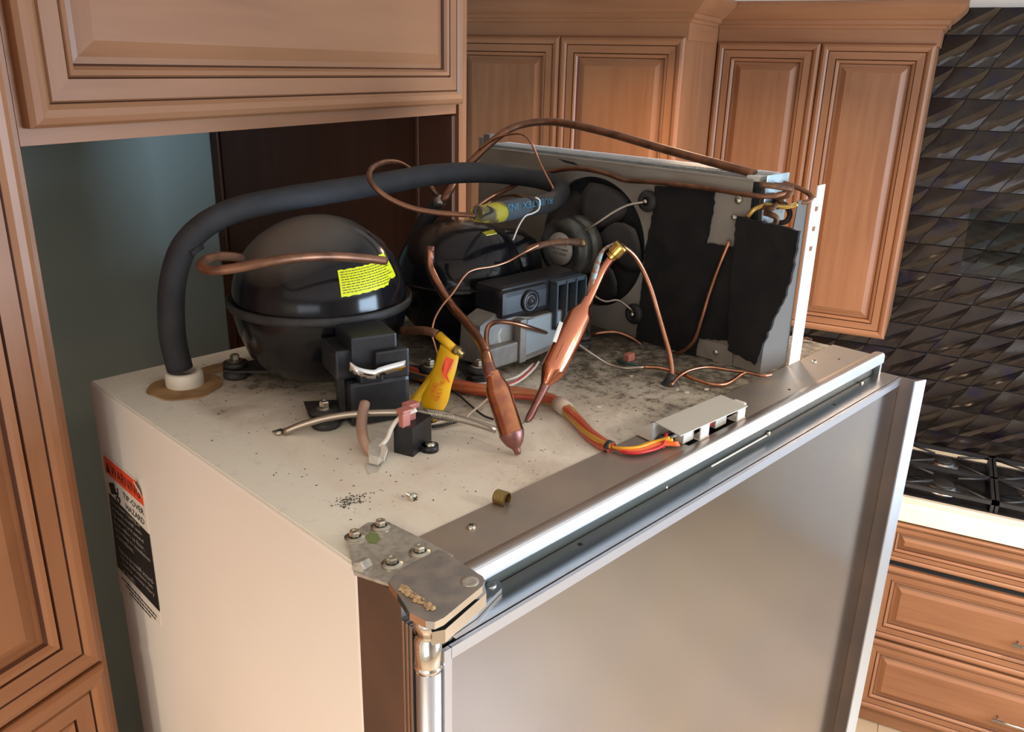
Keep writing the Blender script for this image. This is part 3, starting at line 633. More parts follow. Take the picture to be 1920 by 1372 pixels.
# ---------------------------------------------------------------- compressors
def shell(prof_lo, prof_up, c, r, sx, ref, t, m_up, m_lo, weld_m):
    obj('lower_shell', MB().lathe(c, (0, 0, 1), prof_lo, 56, sx=sx, ref=ref), m_lo, t)
    obj('upper_shell', MB().lathe(c, (0, 0, 1), prof_up, 56, sx=sx, ref=ref), m_up, t)
def foot(parent, c, ang, L=.045, w_=.03):
    c = Vector(c); d = Vector((math.cos(ang), math.sin(ang), 0)); n = Vector((-d.y, d.x, 0)); b = c-d*L
    pl = MB().poly([b-n*w_*.9+Vector((0, 0, .012)), c-n*w_*.62+Vector((0, 0, .012)), c+d*.016-n*w_*.35+Vector((0, 0, .012)), c+d*.016+n*w_*.35+Vector((0, 0, .012)), c+n*w_*.62+Vector((0, 0, .012)), b+n*w_*.9+Vector((0, 0, .012))], (0, 0, .003))
    ft = obj('mounting_foot', pl, M['blackpaint2'] if 'blackpaint2' in M else M['rubber'], parent)
    obj('rubber_grommet', MB().lathe(c, (0, 0, 1), [(.001, .0), (.0155, .0), (.0175, .003), (.0165, .008), (.0125, .0105), (.012, .0155), (.0165, .017), (.0165, .0215), (.013, .0235), (.001, .0235)], 28), M['rubber'], ft)
    hexbolt(ft, c+Vector((0, 0, .0232)), .0062, top=.006)
    return ft
C1 = Vector((.240, .410, 0))
k1 = thing('compressor', 'large glossy black compressor with dusty dome and yellow sticker, nearer the left side', 'compressor', C1)
ZR = .118
lo = [(.001, .010), (.05, .012), (.078, .022), (.097, .045), (.108, .075), (.1125, .098), (.1135, ZR-.012)]
upf = [(.112*math.cos(R(e)), ZR+.103*math.sin(R(e))) for e in range(0, 91, 6)]; upf = [(.1135, ZR-.004)]+upf[:-1]+[(.0005, ZR+.103)]
shell(lo, upf, C1, .112, 1, None, k1, M['dome'], M['blackpaint'], None)
obj('weld_rim', MB().lathe(C1, (0, 0, 1), [(.112, ZR-.012), (.1175, ZR-.012), (.1195, ZR-.008), (.1195, ZR-.001), (.1175, ZR+.0005), (.1165, ZR-.003), (.112, ZR-.003)], 64), M['rubber'], k1, label='dusty welded rim')
for c, a in (((.148, .270, 0), R(-125)), ((.1515, .490, 0), R(150)), ((.335, .300, 0), R(-50)), ((.335, .52, 0), R(50))): foot(k1, c, a)
# sticker on the dome
def dome_pt(d, e, k=1.006):
    a = R(-122.48)+R(d); e = R(e); return (C1.x+.112*k*math.cos(e)*math.cos(a), C1.y+.112*k*math.cos(e)*math.sin(a), ZR+.103*k*math.sin(e))
def dome_patch(mb, d0, d1, e0, e1, k, nx=12, ny=5, mi=0, wob=0):
    vs = []
    for j in range(ny+1):
        for i in range(nx+1):
            d = d0+(d1-d0)*i/nx; e = e0(d)+(e1(d)-e0(d))*j/ny+(wob*math.sin(i*2.3+j) if j in (0, ny) else 0)
            vs.append(dome_pt(d, e, k))
    mb.add(vs, [(j*(nx+1)+i, j*(nx+1)+i+1, (j+1)*(nx+1)+i+1, (j+1)*(nx+1)+i) for j in range(ny) for i in range(nx)], mi, True)
sk = MB(); E0 = lambda d: 12.5+(d-13)*.06+(3.0 if d > 50 else 0); E1 = lambda d: 30.5+(d-13)*.05+(3.5 if d > 52 else 0)
dome_patch(sk, 12.5, 62, E0, E1, 1.008, 20, 6, 0, .35)
s_ = obj('warning_sticker', sk, M['sticker'], k1, label='crumpled fluorescent yellow sticker with lines of small print')
lt = MB(); random.seed(3)
for j in range(9):
    e = 14.8+j*1.72; d = 14.0
    while d < 58:
        wd = random.uniform(.9, 3.2)
        if d+wd < 60-(j % 3)*3: dome_patch(lt, d, d+wd, lambda q, e=e: e+(q-13)*.05, lambda q, e=e: e+.46+(q-13)*.05, 1.0125, 2, 1)
        d += wd+.7
obj('small_print', lt, M['black'], s_, kind='stuff')
# terminal box with its metal retaining clip
tb = obj('terminal_box', rotz_mb(MB().box((.153, .243, .058), (.196, .302, .094), bev=.003).box((.170, .236, .066), (.226, .298, .110), bev=.003).box((.196, .228, .056), (.238, .290, .092), bev=.003).box((.176, .226, .055), (.205, .245, .066), bev=.003), (.203, .235), -17), M['blackplastic'], k1, label='black plastic terminal box')
obj('start_capacitor_case', rotz_mb(MB().box((.165, .232, .001), (.240, .296, .057), bev=.006), (.203, .235), -17), M['blackplastic'], tb)
obj('bracket', rotz_mb(MB().box((.157, .250, .008), (.1645, .256, .062)), (.203, .235), -17), M['rubber'], tb)
cl = [(0.1616, 0.2360, 0.0816), (0.1667, 0.2260, 0.0760), (0.1836, 0.2210, 0.0700), (0.1927, 0.2210, 0.0710), (0.2100, 0.2205, 0.0715), (0.2330, 0.2205, 0.0714), (0.2469, 0.2360, 0.0674)]
cm = MB(); sp_ = spline(cl, 5)
vs = []
for p in sp_: vs += [p+Vector((0, 0, -.0055)), p+Vector((0, 0, .0055))]
cm.add(vs, [(2*i, 2*i+2, 2*i+3, 2*i+1) for i in range(len(sp_)-1)], 0, True)
co = obj('retaining_clip', cm, M['chrome'], tb, label='bright steel spring clip')
md = co.modifiers.new('thick', 'SOLIDIFY'); md.thickness = .001
# process stub at the right, low: the access valve is its own thing
# second compressor
C2 = Vector((.503, .425, 0))
k2 = thing('compressor', 'smaller black compressor behind the yellow tag, in front of the fan', 'compressor', C2)
lo2 = [(.001, .012), (.05, .013), (.074, .022), (.092, .045), (.100, .07), (.102, .095)]
up2 = [(.103, .098)]+[(.100*math.cos(R(e))**.72, .100+.082*math.sin(R(e))) for e in range(0, 85, 6)]+[(.0005, .182)]
shell(lo2, up2, C2, .1, 1.0, (1, 0, 0), k2, M['dome2'], M['blackpaint'], None)
obj('weld_rim', MB().lathe(C2, (0, 0, 1), [(.101, .092), (.1045, .092), (.106, .095), (.106, .100), (.1035, .102), (.101, .101)], 56), M['blackpaint'], k2)
hump = MB().lathe((.57, .395, .10), (0, 0, 1), [(.055, -.06), (.058, 0), (.056, .03), (.046, .052), (.028, .064), (.001, .067)], 32)
obj('muffler_bulge', hump, M['blackpaint'], k2)
for c, a in (((.382, .255, 0), R(-125)), ((.60, .26, 0), R(-50)), ((.40, .56, 0), R(140)), ((.62, .56, 0), R(50))): foot(k2, c, a)
obj('sticker_scrap', MB().poly([(0.4646, 0.3375, 0.1830), (0.4870, 0.3389, 0.1840), (0.4751, 0.3191, 0.1830), (0.4561, 0.3209, 0.1820)], (0, 0, .0008)), M['sticker'], k2, label='torn corner of a yellow sticker')
# relay housing and pale cover in front of it
rh = obj('relay_housing', MB().box((.430, .262, .080), (.600, .318, .122), bev=.008).box((.425, .255, .078), (.520, .275, .118), bev=.008), M['blackplastic'], k2, label='black plastic relay housing')
obj('round_boss', MB().lathe((.478, .256, .098), (0, -1, 0), [(.001, 0), (.016, 0), (.016, .005), (.011, .0055), (.010, .003), (.006, .0035), (.005, .007), (.0005, .008)], 24), M['blackplastic'], rh)
rc = MB()
for i in range(4): rc.box((.528+i*.021, .248, .048), (.531+i*.021, .272, .116))
rc.box((.528, .250, .112), (.594, .272, .118)).box((.528, .248, .046), (.594, .272, .052)).box((.531, .262, .05), (.594, .268, .115))
obj('ribbed_cover', rc, M['bluegrey'], rh, label='blue-grey ribbed plastic grille')
pc = obj('relay_cover', MB().poly([(.392, .268, .020), (.47, .256, .010), (.548, .256, .016), (.556, .256, .072), (.49, .256, .072), (.455, .262, .078), (.425, .268, .086), (.396, .268, .074)], (0, .038, 0)).box((.395, .252, .014), (.455, .270, .044), bev=.003).box((.455, .2485, .012), (.468, .262, .075), bev=.002), M['greyplastic'], k2, label='pale grey plastic cover')
obj('cover_face', MB().poly([(.470, .2555, .018), (.545, .2555, .024), (.552, .2555, .070), (.476, .2555, .070)], (0, .002, 0)), M['coverface'], pc)
obj('cover_disc', MB().lathe((.442, .2675, .052), (0, -1, 0), [(.001, 0), (.0165, 0), (.0155, .003), (.0005, .0035)], 24), M['plasticw'], pc)
# ---------------------------------------------------------------- condenser with fan
PX = .705; FY, FZ, FR = .333, .139, .105
cd = thing('condenser_unit', 'grey sheet-metal condenser with fan opening and black pads at the right of the top', 'condenser', (.74, .3, 0))
def sheet_hole(x, y0, y1, z0, z1, cy, cz, r, n=64):
    mb = MB(); q = []
    for k in range(n):
        a = 2*math.pi*k/n; ca, sa = math.cos(a), math.sin(a); h = r*1.04; m_ = max(abs(ca), abs(sa)); q.append(((cy+r*ca, cz+r*sa), (cy+h*ca/m_, cz+h*sa/m_)))
    for d in (0, .0016):
        for k in range(n):
            (a, b_), (c_, d_) = q[k], q[(k+1) % n]
            mb.add([(x+d, *a), (x+d, *c_), (x+d, *d_), (x+d, *b_)], [(0, 1, 2, 3)])
    for k in range(n):
        a, c_ = q[k][0], q[(k+1) % n][0]; mb.add([(x, *a), (x, *c_), (x+.012, *c_), (x+.012, *a)], [(0, 1, 2, 3)])
    h = r*1.04
    for a, b_ in (((y0, z0), (cy-h, z1)), ((cy+h, z0), (y1, z1)), ((cy-h, z0), (cy+h, cz-h)), ((cy-h, cz+h), (cy+h, z1))): mb.box((x, a[0], a[1]), (x+.0016, b_[0], b_[1]))
    return mb
shd = obj('fan_shroud', sheet_hole(PX, .058, .600, .001, .268, FY, FZ, FR).box((PX, .012, .001), (PX+.0016, .058, .10)), M['galv'], cd, label='dusty grey sheet-metal shroud')
obj('top_flange', MB().box((PX-.0005, .058, .266), (PX+.012, .600, .2695), bev=.001), M['galv'], shd)
obj('slot', MB().poly([(0.7045, 0.4146, 0.2651), (0.7045, 0.3799, 0.2624), (0.7045, 0.3684, 0.2584), (0.7045, 0.3969, 0.2600)], (.0004, 0, 0)), M['dark'], shd)
obj('back_post', MB().box((PX-.001, .592, .001), (PX+.03, .602, .286), bev=.001), M['galv'], cd)
obj('back_clip', MB().box((PX+.002, .578, .27), (PX+.02, .594, .292), bev=.002), M['greyplastic'], cd)
# coil behind the shroud
fn = MB()
for i in range(150):
    y = .052+i*.0036; fn.box((PX+.014, y, .012), (PX+.060, y+.0006, .2755))
obj('cooling_fins', fn, M['fin'], cd, kind='stuff')
obj('coil_frame', MB().box((PX+.012, .046, .268), (PX+.020, .595, .2735)).box((PX+.055, .046, .005), (PX+.0562, .595, .268)), M['bluefin'], cd)
ep_ = obj('coil_end_plate', MB().box((PX+.004, .040, .10), (PX+.066, .0425, .276), bev=.0008), M['bluefin'], cd, label='bluish aluminium end plate')
for pts in ([(0.6931, 0.0420, 0.2656), (0.7016, 0.0300, 0.2641), (0.7162, 0.0180, 0.2615), (0.7251, 0.0120, 0.2572), (0.7191, 0.0120, 0.2520), (0.7212, 0.0250, 0.2482), (0.7324, 0.0420, 0.2473)],
            [(0.7093, 0.0420, 0.2342), (0.7051, 0.0300, 0.2333), (0.7070, 0.0250, 0.2352), (0.7501, 0.0420, 0.2369)],
            [(0.7145, 0.0420, 0.2250), (0.7117, 0.0300, 0.2247), (0.7141, 0.0220, 0.2204), (0.7219, 0.0280, 0.2108), (0.7344, 0.0420, 0.2044)],
            [(0.7396, 0.0420, 0.2423), (0.7339, 0.0300, 0.2414), (0.7401, 0.0300, 0.2350), (0.7490, 0.0420, 0.2296)]):
    obj('return_bend', MB().tube(pts, .0040, 10), M['rust'], ep_)
# front leg of the unit: grey web and bright white flange with slots
fl = MB().poly([(PX, .012, .001), (PX+.060, .004, .001), (PX+.060, .004, .243), (PX+.036, .0072, .243), (PX+.030, .008, .16), (PX+.0, .012, .13)], (.0005, .0016, 0))
obj('front_web', fl, M['web'], cd)
wfz = MB(); zs = [.004, .085, .092, .130, .137, .174, .181, .222, .229, .258]
xA, xB = PX+.060, PX+.094
wfz.box((xA, -.0010, .001), (xA+.012, .0006, .245)); wfz.box((xA+.012+.010, -.0010, .001), (xB, .0006, .262))
segs = [(.001, .170), (.177, .198), (.205, .226), (.233, .245)]
for a, b_ in segs: wfz.box((xA+.012, -.0010, a), (xA+.022, .0006, b_))
wfz.box((xA+.012, -.0010, .245), (xA+.022, .0006, .2615))
obj('white_flange', wfz, M['whitemetal'], cd, label='bright white slotted flange')
def pad(name, pts, x, t, jag=.0012, label=None):
    P_ = [Vector(p) for p in pts]; out = []
    for i in range(len(P_)):
        a, b_ = P_[i], P_[(i+1) % len(P_)]; n = max(1, int((b_-a).length/.006))
        for k in range(n): out.append(a.lerp(b_, k/n)+Vector((0, random.uniform(-jag, jag), random.uniform(-jag, jag))))
    return obj(name, MB().poly(out, (-t, 0, 0)), M['pad'], cd, label=label)
pad('sound_pad', [(0.7045, 0.2152, 0.2433), (0.7045, 0.1147, 0.2515), (0.7045, 0.1139, 0.2156), (0.7045, 0.1194, 0.1726), (0.7045, 0.0741, 0.1730), (0.7045, 0.0580, 0.1786), (0.7045, 0.0402, 0.0423), (0.7045, 0.1172, 0.0284), (0.7045, 0.1193, -0.0198), (0.7045, 0.2294, -0.0132), (0.7045, 0.2263, 0.0670), (0.7045, 0.2243, 0.1436), (0.7045, 0.2160, 0.2020)], .7045, .004, label='black felt pad glued beside the fan')
pad('hanging_flap', [(0.6970, 0.0705, 0.2193), (0.6970, -0.0234, 0.2124), (0.6970, -0.0220, 0.1601), (0.6970, -0.0157, 0.1184), (0.6970, -0.0030, 0.0854), (0.6970, 0.0139, 0.0170), (0.6970, 0.0598, 0.0269), (0.6970, 0.0657, 0.1015), (0.6970, 0.0684, 0.1628)], .697, .006, .0014, label='thick black felt flap coming loose')
obj('felt_patch', MB().poly([(0.7035, 0.1166, 0.0287), (0.7035, 0.0579, 0.0300), (0.7035, 0.0565, -0.0026), (0.7035, 0.0728, -0.0154)], (-.0004, 0, 0)), M['galv'], cd)
# fan
fb = MB()
for k in range(5):
    a0 = 2*math.pi*k/5+.5; rows = []
    for j in range(6):
        r = .022+.074*j/5; row = []
        for i in range(7):
            u = i/6-.5; wa = (.34+.42*math.sin(math.pi*min(1, (j+1)/6.5)))*u*1.65; a = a0+wa+.10*j/5
            row.append((PX-.004+.020*u+.008*j/5, FY+r*math.cos(a), FZ+r*math.sin(a)))
        rows += row
    fb.add(rows, [(j*7+i, j*7+i+1, (j+1)*7+i+1, (j+1)*7+i) for j in range(5) for i in range(6)], 0, True)
fbo = None
n_per = 42
for k in range(5):
    one = MB(); one.add(fb.v[k*n_per:(k+1)*n_per], [(j*7+i, j*7+i+1, (j+1)*7+i+1, (j+1)*7+i) for j in range(5) for i in range(6)], 0, True)
    o_ = obj('fan_blade', one, M['grey'], cd); q_ = o_.modifiers.new('thick', 'SOLIDIFY'); q_.thickness = .0018
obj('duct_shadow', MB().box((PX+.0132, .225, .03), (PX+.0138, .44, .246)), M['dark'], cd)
mo = obj('fan_motor', MB().lathe((.618, FY-.006, FZ+.002), (1, 0, 0), [(.001, .004), (.028, .004), (.032, 0), (.041, .002), (.047, .010), (.048, .022), (.045, .024), (.045, .030), (.048, .032), (.048, .046), (.040, .058), (.018, .064), (.018, .084), (.001, .086)], 40), M['motor'], cd, label='round dusty grey fan motor')
ml = obj('motor_label', MB().lathe((.6205, FY-.006, FZ+.002), (-1, 0, 0), [(.0255, 0), (.0255, .0008), (.0003, .0008)], 32), M['silverlabel'], mo, label='round silver motor label')
for i, (b_, w_, h_) in enumerate((('C', .006, .006), ('50/60Hz 0.12A', .030, .0034), ('0.9W CW 1500RPM', .034, .0034), ('TYPE 5W00/45', .028, .0042))):
    text(b_, 'lettering', M['black'], ml, (.6193, FY-.006+w_/2, FZ+.014-i*.0072), (0, -1, 0), (0, 0, 1), w_, h_)
for c in ((0.7000, 0.2253, 0.2196), (0.7000, 0.2341, 0.0417)):
    rd = obj('rubber_disc', MB().lathe(c, (-1, 0, 0), [(.001, -.004), (.0155, -.004), (.0165, .002), (.0145, .006), (.008, .008), (.006, .007)], 28), M['rubber'], cd)
    obj('screw', MB().lathe(Vector(c)+Vector((-.006, 0, 0)), (-1, 0, 0), [(.004, 0), (.004, .002), (.0025, .0035), (.0002, .004)], 12), M['zinc'], rd)
obj('motor_arm', MB().tube([(0.6350, 0.3051, 0.1636), (0.6450, 0.2759, 0.1855), (0.6600, 0.2564, 0.2035), (0.6800, 0.2445, 0.2135), (0.6950, 0.2245, 0.2194)], .0022, 8), M['steeltube'], cd)
obj('motor_arm', MB().tube([(0.6250, 0.3052, 0.1132), (0.6350, 0.2930, 0.0953), (0.6550, 0.2842, 0.0706), (0.6700, 0.2707, 0.0595), (0.6850, 0.2560, 0.0616), (0.6950, 0.2329, 0.0464)], .0020, 8), M['steeltube'], cd)
for c, r in (((0.7035, 0.0797, 0.2151), .0045), ((0.7035, 0.0846, 0.0150), .0048), ((0.7035, 0.0761, 0.2392), .006)):
    obj('screw', MB().lathe(c, (-1, 0, 0), [(r, 0), (r*.95, .002), (r*.6, .004), (.0002, .0045)], 14), M['zinc'], cd)
# ---------------------------------------------------------------- pipes
def pipe(name, label, pts, r, m, cat='pipe', sub=6, n=12, group=None):
    return obj(name, MB().tube(pts, r, n, sub=sub), M[m], label=label, cat=cat, group=group or {'wire': 'loose wires on top of the refrigerator', 'pipe': 'refrigerant pipes and tubes on top of the refrigerator'}.get(cat))
hose = thing('insulated_hose', 'thick black foam-insulated suction line arching over the left compressor', 'hose', (.0865, .505, .012))
HP = [(0.0817, 0.5050, 0.0254), (0.0775, 0.5050, 0.0629), (0.0766, 0.5000, 0.0998), (0.0815, 0.4980, 0.1376), (0.0908, 0.4900, 0.1737), (0.1053, 0.4850, 0.1960), (0.1253, 0.4750, 0.2144), (0.1512, 0.4680, 0.2260), (0.1766, 0.4600, 0.2325), (0.2244, 0.4500, 0.2388), (0.2778, 0.4450, 0.2424), (0.3346, 0.4400, 0.2461), (0.3897, 0.4400, 0.2491), (0.4482, 0.4400, 0.2531), (0.5107, 0.4400, 0.2527), (0.5758, 0.4380, 0.2484), (0.6335, 0.4300, 0.2403), (0.6616, 0.4150, 0.2347), (0.6758, 0.3950, 0.2282), (0.6639, 0.3680, 0.2221), (0.6228, 0.3400, 0.2166), (0.5777, 0.3250, 0.2145), (0.5272, 0.3150, 0.2152)]
obj('foam_sleeve', MB().tube(HP, [.0165, .0165, .016, .0158, .0158, .0158, .0155, .0155, .0155, .0152, .0145, .0140, .0142], 20, sub=5), M['foam'], hose)
hp2 = [(0.5272, 0.3150, 0.2152), (0.4928, 0.3080, 0.2165), (0.4638, 0.3020, 0.2172)]
obj('foam_sleeve', MB().tube(hp2, .0143, 20, sub=5), M['bluegrey'], hose, label='blue-stained foam near the open end')
hp3 = [(0.4638, 0.3020, 0.2172), (0.4356, 0.2970, 0.2185), (0.4093, 0.2920, 0.2212)]
fe = obj('frayed_end', MB().tube(hp3, [.0143, .0145, .012, .0105], 18, sub=5), M['yellowpaint'], hose, label='yellow oversprayed, cracked foam end')
txt_o = (0.5729, 0.3035, 0.2130)
u_ = (Vector((0.4172, 0.2880, 0.2195))-Vector((0.5760, 0.3130, 0.2201))); Lh = u_.length; u_.normalize(); upv = Vector((0, 0, -1)); upv = (upv-u_*upv.dot(u_)).normalized()
text('RUBATEX  INS', 'lettering', M['blueprint'], hose, (0.5765, 0.3075, 0.2262), (Vector((0.4468, 0.2850, 0.2276))-Vector((0.5778, 0.3085, 0.2244))).normalized(), upv, (Vector((0.4468, 0.2850, 0.2276))-Vector((0.5778, 0.3085, 0.2244))).length*.86, .0092, label='pale blue upside-down lettering on the foam')
obj('crack', MB().tube([(0.4186, 0.2815, 0.2322), (0.4271, 0.2822, 0.2284), (0.4313, 0.2823, 0.2238), (0.4230, 0.2808, 0.2213), (0.4144, 0.2800, 0.2202), (0.4087, 0.2810, 0.2171)], [.0008, .0016, .0008, .0014, .0006], 6, sub=3).tube([(0.3989, 0.2810, 0.2327), (0.3933, 0.2790, 0.2280), (0.3981, 0.2790, 0.2220), (0.3962, 0.2820, 0.2169)], [.0012, .002, .001, .002], 6, sub=3), M['foam'], fe, label='black jagged crack')
obj('zip_tie', MB().tube([(0.5317, 0.3000, 0.2311), (0.5377, 0.2970, 0.2264), (0.5350, 0.2960, 0.2146), (0.5229, 0.2970, 0.2096), (0.5098, 0.2980, 0.2071), (0.4942, 0.2960, 0.1940), (0.4821, 0.2940, 0.1769)], .0012, 6), M['whitewire'], hose, label='thin white cable tie with a loose tail')
obj('clip', MB().tube([(0.1154, 0.4780, 0.1858), (0.1038, 0.4720, 0.1829), (0.0983, 0.4700, 0.1794)], .004, 8, sub=3), M['foam'], hose, label='split in the foam')
# dark insulated riser behind the compressors
pipe('insulated_riser', 'short black foam-covered pipe slanting down behind the two compressors', [(0.5342, 0.5200, 0.1890), (0.5139, 0.5200, 0.1722), (0.4996, 0.5300, 0.1423), (0.4848, 0.5400, 0.1033), (0.4716, 0.5500, 0.0545), (0.4657, 0.5500, 0.0055)], .0125, 'foam')
pipe('discharge_pipe', 'thick brown copper pipe arching above the condenser', [(0.5228, 0.5000, 0.1952), (0.5331, 0.4900, 0.2147), (0.5800, 0.5172, 0.2351), (0.6000, 0.5071, 0.2586), (0.6300, 0.5013, 0.2830), (0.6600, 0.4887, 0.3056), (0.6900, 0.4754, 0.3165), (0.7150, 0.4448, 0.3210), (0.7200, 0.3912, 0.3183), (0.7200, 0.3143, 0.3096), (0.7200, 0.2131, 0.2946), (0.7200, 0.1211, 0.2823), (0.7200, 0.0648, 0.2747)], .0062, 'copper_d')
obj('tube_clamp', MB().box((.706, .050, .266), (.726, .070, .274), bev=.002), M['plasticw'], cd, label='small white plastic clamp')
obj('pipe_joint', MB().lathe((0.5228, 0.5000, 0.2044), (0, .2, 1), [(.001, -.010), (.010, -.010), (.009, 0), (.006, .006), (.001, .008)], 14), M['steeltube'], label='grey brazed pipe joint above the black riser', cat='pipe joint')
pipe('pipe_stub', 'short tarnished pipe going back from the brazed joint under the hose', [(0.5271, 0.5050, 0.2051), (0.5320, 0.5250, 0.2141), (0.5375, 0.5500, 0.2279), (0.5370, 0.5600, 0.2380)], .0045, 'copper_d')
pipe('looped_tube', 'thin brown tube looped around the black hose', [(0.4083, 0.2920, 0.2192), (0.3942, 0.3100, 0.2196), (0.3697, 0.3300, 0.2222), (0.3455, 0.3500, 0.2283), (0.3262, 0.3700, 0.2394), (0.3139, 0.3850, 0.2539), (0.3168, 0.4000, 0.2658), (0.3462, 0.4300, 0.2728), (0.3917, 0.4600, 0.2744), (0.4311, 0.4800, 0.2679), (0.4639, 0.4900, 0.2524), (0.4980, 0.5000, 0.2305), (0.5196, 0.5000, 0.2114)], .0036, 'copper_d')
pipe('hanging_capillary', 'hair-thin copper tube dropping from the arch to the hose bend', [(0.6100, 0.5015, 0.2771), (0.6200, 0.4786, 0.2935), (0.6200, 0.4427, 0.3044), (0.6150, 0.4087, 0.3069), (0.6000, 0.3759, 0.2973), (0.5850, 0.3455, 0.2758), (0.5650, 0.3102, 0.2575), (0.5450, 0.2790, 0.2458)], .0016, 'copper_w')
pipe('shroud_tube', 'brown tube running along the top of the fan shroud to the coil end', [(0.3995, 0.3000, 0.2162), (0.4561, 0.3400, 0.2196), (0.5454, 0.4000, 0.2194), (0.6200, 0.4341, 0.2240), (0.6700, 0.4349, 0.2372), (0.6900, 0.4065, 0.2472), (0.6920, 0.3631, 0.2547), (0.6920, 0.3248, 0.2552), (0.6920, 0.2928, 0.2519), (0.6940, 0.2662, 0.2465), (0.6940, 0.2189, 0.2492), (0.6940, 0.1628, 0.2507), (0.6940, 0.1098, 0.2507), (0.6940, 0.0596, 0.2493), (0.7000, 0.0311, 0.2500), (0.7150, 0.0178, 0.2538), (0.7300, 0.0138, 0.2573), (0.7350, 0.0216, 0.2610), (0.7300, 0.0492, 0.2619)], .0036, 'copper_d')
pipe('shroud_tube', 'second brown tube low behind the frayed hose end', [(0.4613, 0.3400, 0.2161), (0.5708, 0.4200, 0.2115), (0.6600, 0.4730, 0.2024), (0.6900, 0.4520, 0.1970), (0.6960, 0.4209, 0.1932)], .0024, 'copper_d')
pipe('bent_tube', 'pale brass-coloured tube bending round the coil end above the flap', [(0.6980, 0.0578, 0.2180), (0.7000, 0.0484, 0.2307), (0.7100, 0.0387, 0.2367), (0.7200, 0.0281, 0.2357), (0.7300, 0.0175, 0.2346), (0.7400, 0.0076, 0.2385)], .0032, 'brass')
pipe('bent_tube', 'dark tube arching out of the top of the coil end', [(0.7550, 0.0484, 0.2637), (0.7600, 0.0329, 0.2606), (0.7650, 0.0149, 0.2550), (0.7650, 0.0013, 0.2479), (0.7600, 0.0011, 0.2418), (0.7500, 0.0089, 0.2396)], .0034, 'copper_d')
pipe('bent_tube', 'dark tube curling down behind the loose flap', [(0.7450, 0.0414, 0.2345), (0.7450, 0.0277, 0.2348), (0.7450, 0.0191, 0.2242), (0.7400, 0.0205, 0.2135), (0.7350, 0.0318, 0.2102)], .0038, 'rubber')
# copper run across the black pad
pipe('copper_tube', 'long weathered copper tube sweeping across the black pad beside the fan', [(0.3543, 0.2100, 0.0651), (0.3665, 0.2250, 0.0753), (0.3798, 0.2350, 0.0848), (0.4062, 0.2430, 0.0843), (0.4391, 0.2450, 0.0751), (0.4770, 0.2450, 0.0598), (0.5515, 0.2700, 0.0288), (0.6377, 0.3000, -0.0018), (0.6600, 0.2749, 0.0076), (0.6800, 0.2532, 0.0104), (0.6900, 0.2285, 0.0044), (0.6900, 0.1965, -0.0062), (0.6900, 0.1662, -0.0072), (0.6900, 0.1381, 0.0043), (0.6900, 0.1169, 0.0265), (0.6920, 0.1083, 0.0612), (0.6950, 0.1015, 0.1025), (0.6950, 0.0906, 0.1439), (0.6970, 0.0793, 0.1822)], .0032, 'copper_w')
pipe('copper_tube', 'copper tube curving down in front of the black pad into the top', [(0.5327, 0.1550, 0.1866), (0.5517, 0.1550, 0.1813), (0.5731, 0.1520, 0.1672), (0.5870, 0.1450, 0.1463), (0.5952, 0.1350, 0.1204), (0.5990, 0.1240, 0.0913), (0.5973, 0.1080, 0.0604), (0.5923, 0.0920, 0.0342), (0.5834, 0.0800, 0.0121), (0.5693, 0.0735, 0.0010)], .0036, 'copper_w')
obj('putty_seal', MB().lathe((0.5738, 0.0757, 0.0000), (0, 0, 1), [(.013, 0), (.010, .003), (.007, .008), (.0045, .014), (.001, .015)], 14), M['rubber'], label='blob of black putty where copper tubes enter the top', cat='seal')
pipe('copper_tube', 'copper tube leaving the putty and lying along the foot of the shroud', [(0.5624, 0.0664, 0.0040), (0.5842, 0.0698, 0.0100), (0.6077, 0.0686, 0.0140), (0.6379, 0.0593, 0.0140), (0.6612, 0.0387, 0.0100), (0.6765, 0.0178, 0.0080), (0.6817, -0.0042, 0.0080), (0.6954, -0.0106, 0.0080)], .0024, 'copper_w')
pipe('copper_tube', 'lowest copper tube hooking back beside the shroud corner', [(0.5760, 0.1217, 0.0120), (0.5953, 0.1060, 0.0100), (0.6015, 0.0787, 0.0080), (0.6022, 0.0485, 0.0060), (0.6068, 0.0259, 0.0050), (0.6261, 0.0169, 0.0050), (0.6649, 0.0209, 0.0060), (0.6785, 0.0189, 0.0080)], .0026, 'copper_w')
pipe('capillary_tube', 'thin pale tube running from behind the bright drier to the shroud foot', [(0.5237, 0.2100, 0.0410), (0.5302, 0.1850, 0.0283), (0.5481, 0.1643, 0.0120), (0.5554, 0.1414, 0.0100), (0.5668, 0.1269, 0.0120), (0.5760, 0.1217, 0.0120)], .0021, 'steeltube')
pipe('capillary_tube', 'hair-thin copper tube wandering over the smaller compressor', [(0.5006, 0.2600, 0.1740), (0.4772, 0.2650, 0.1658), (0.4563, 0.2750, 0.1543), (0.4307, 0.2800, 0.1497), (0.4007, 0.2850, 0.1488), (0.3834, 0.2850, 0.1435), (0.3582, 0.2800, 0.1254), (0.3354, 0.2750, 0.1133), (0.3175, 0.2700, 0.0992), (0.3086, 0.2650, 0.0829), (0.3087, 0.2600, 0.0698), (0.3062, 0.2500, 0.0535)], .0014, 'copper_w')
# pinched copper loop in front of the left dome
pipe('process_tube', 'brown copper tube lying across the front of the dusty dome', [(0.2452, 0.2750, 0.1844), (0.2170, 0.2700, 0.1918), (0.1777, 0.2660, 0.2004), (0.1426, 0.2650, 0.2055), (0.1114, 0.2680, 0.2070), (0.0836, 0.2750, 0.2051), (0.0643, 0.2850, 0.2016), (0.0483, 0.2950, 0.1993), (0.0398, 0.3100, 0.1978), (0.0432, 0.3300, 0.1989), (0.0612, 0.3500, 0.1999), (0.0900, 0.3700, 0.1955), (0.1211, 0.3900, 0.1859)], .0052, 'copper_d')
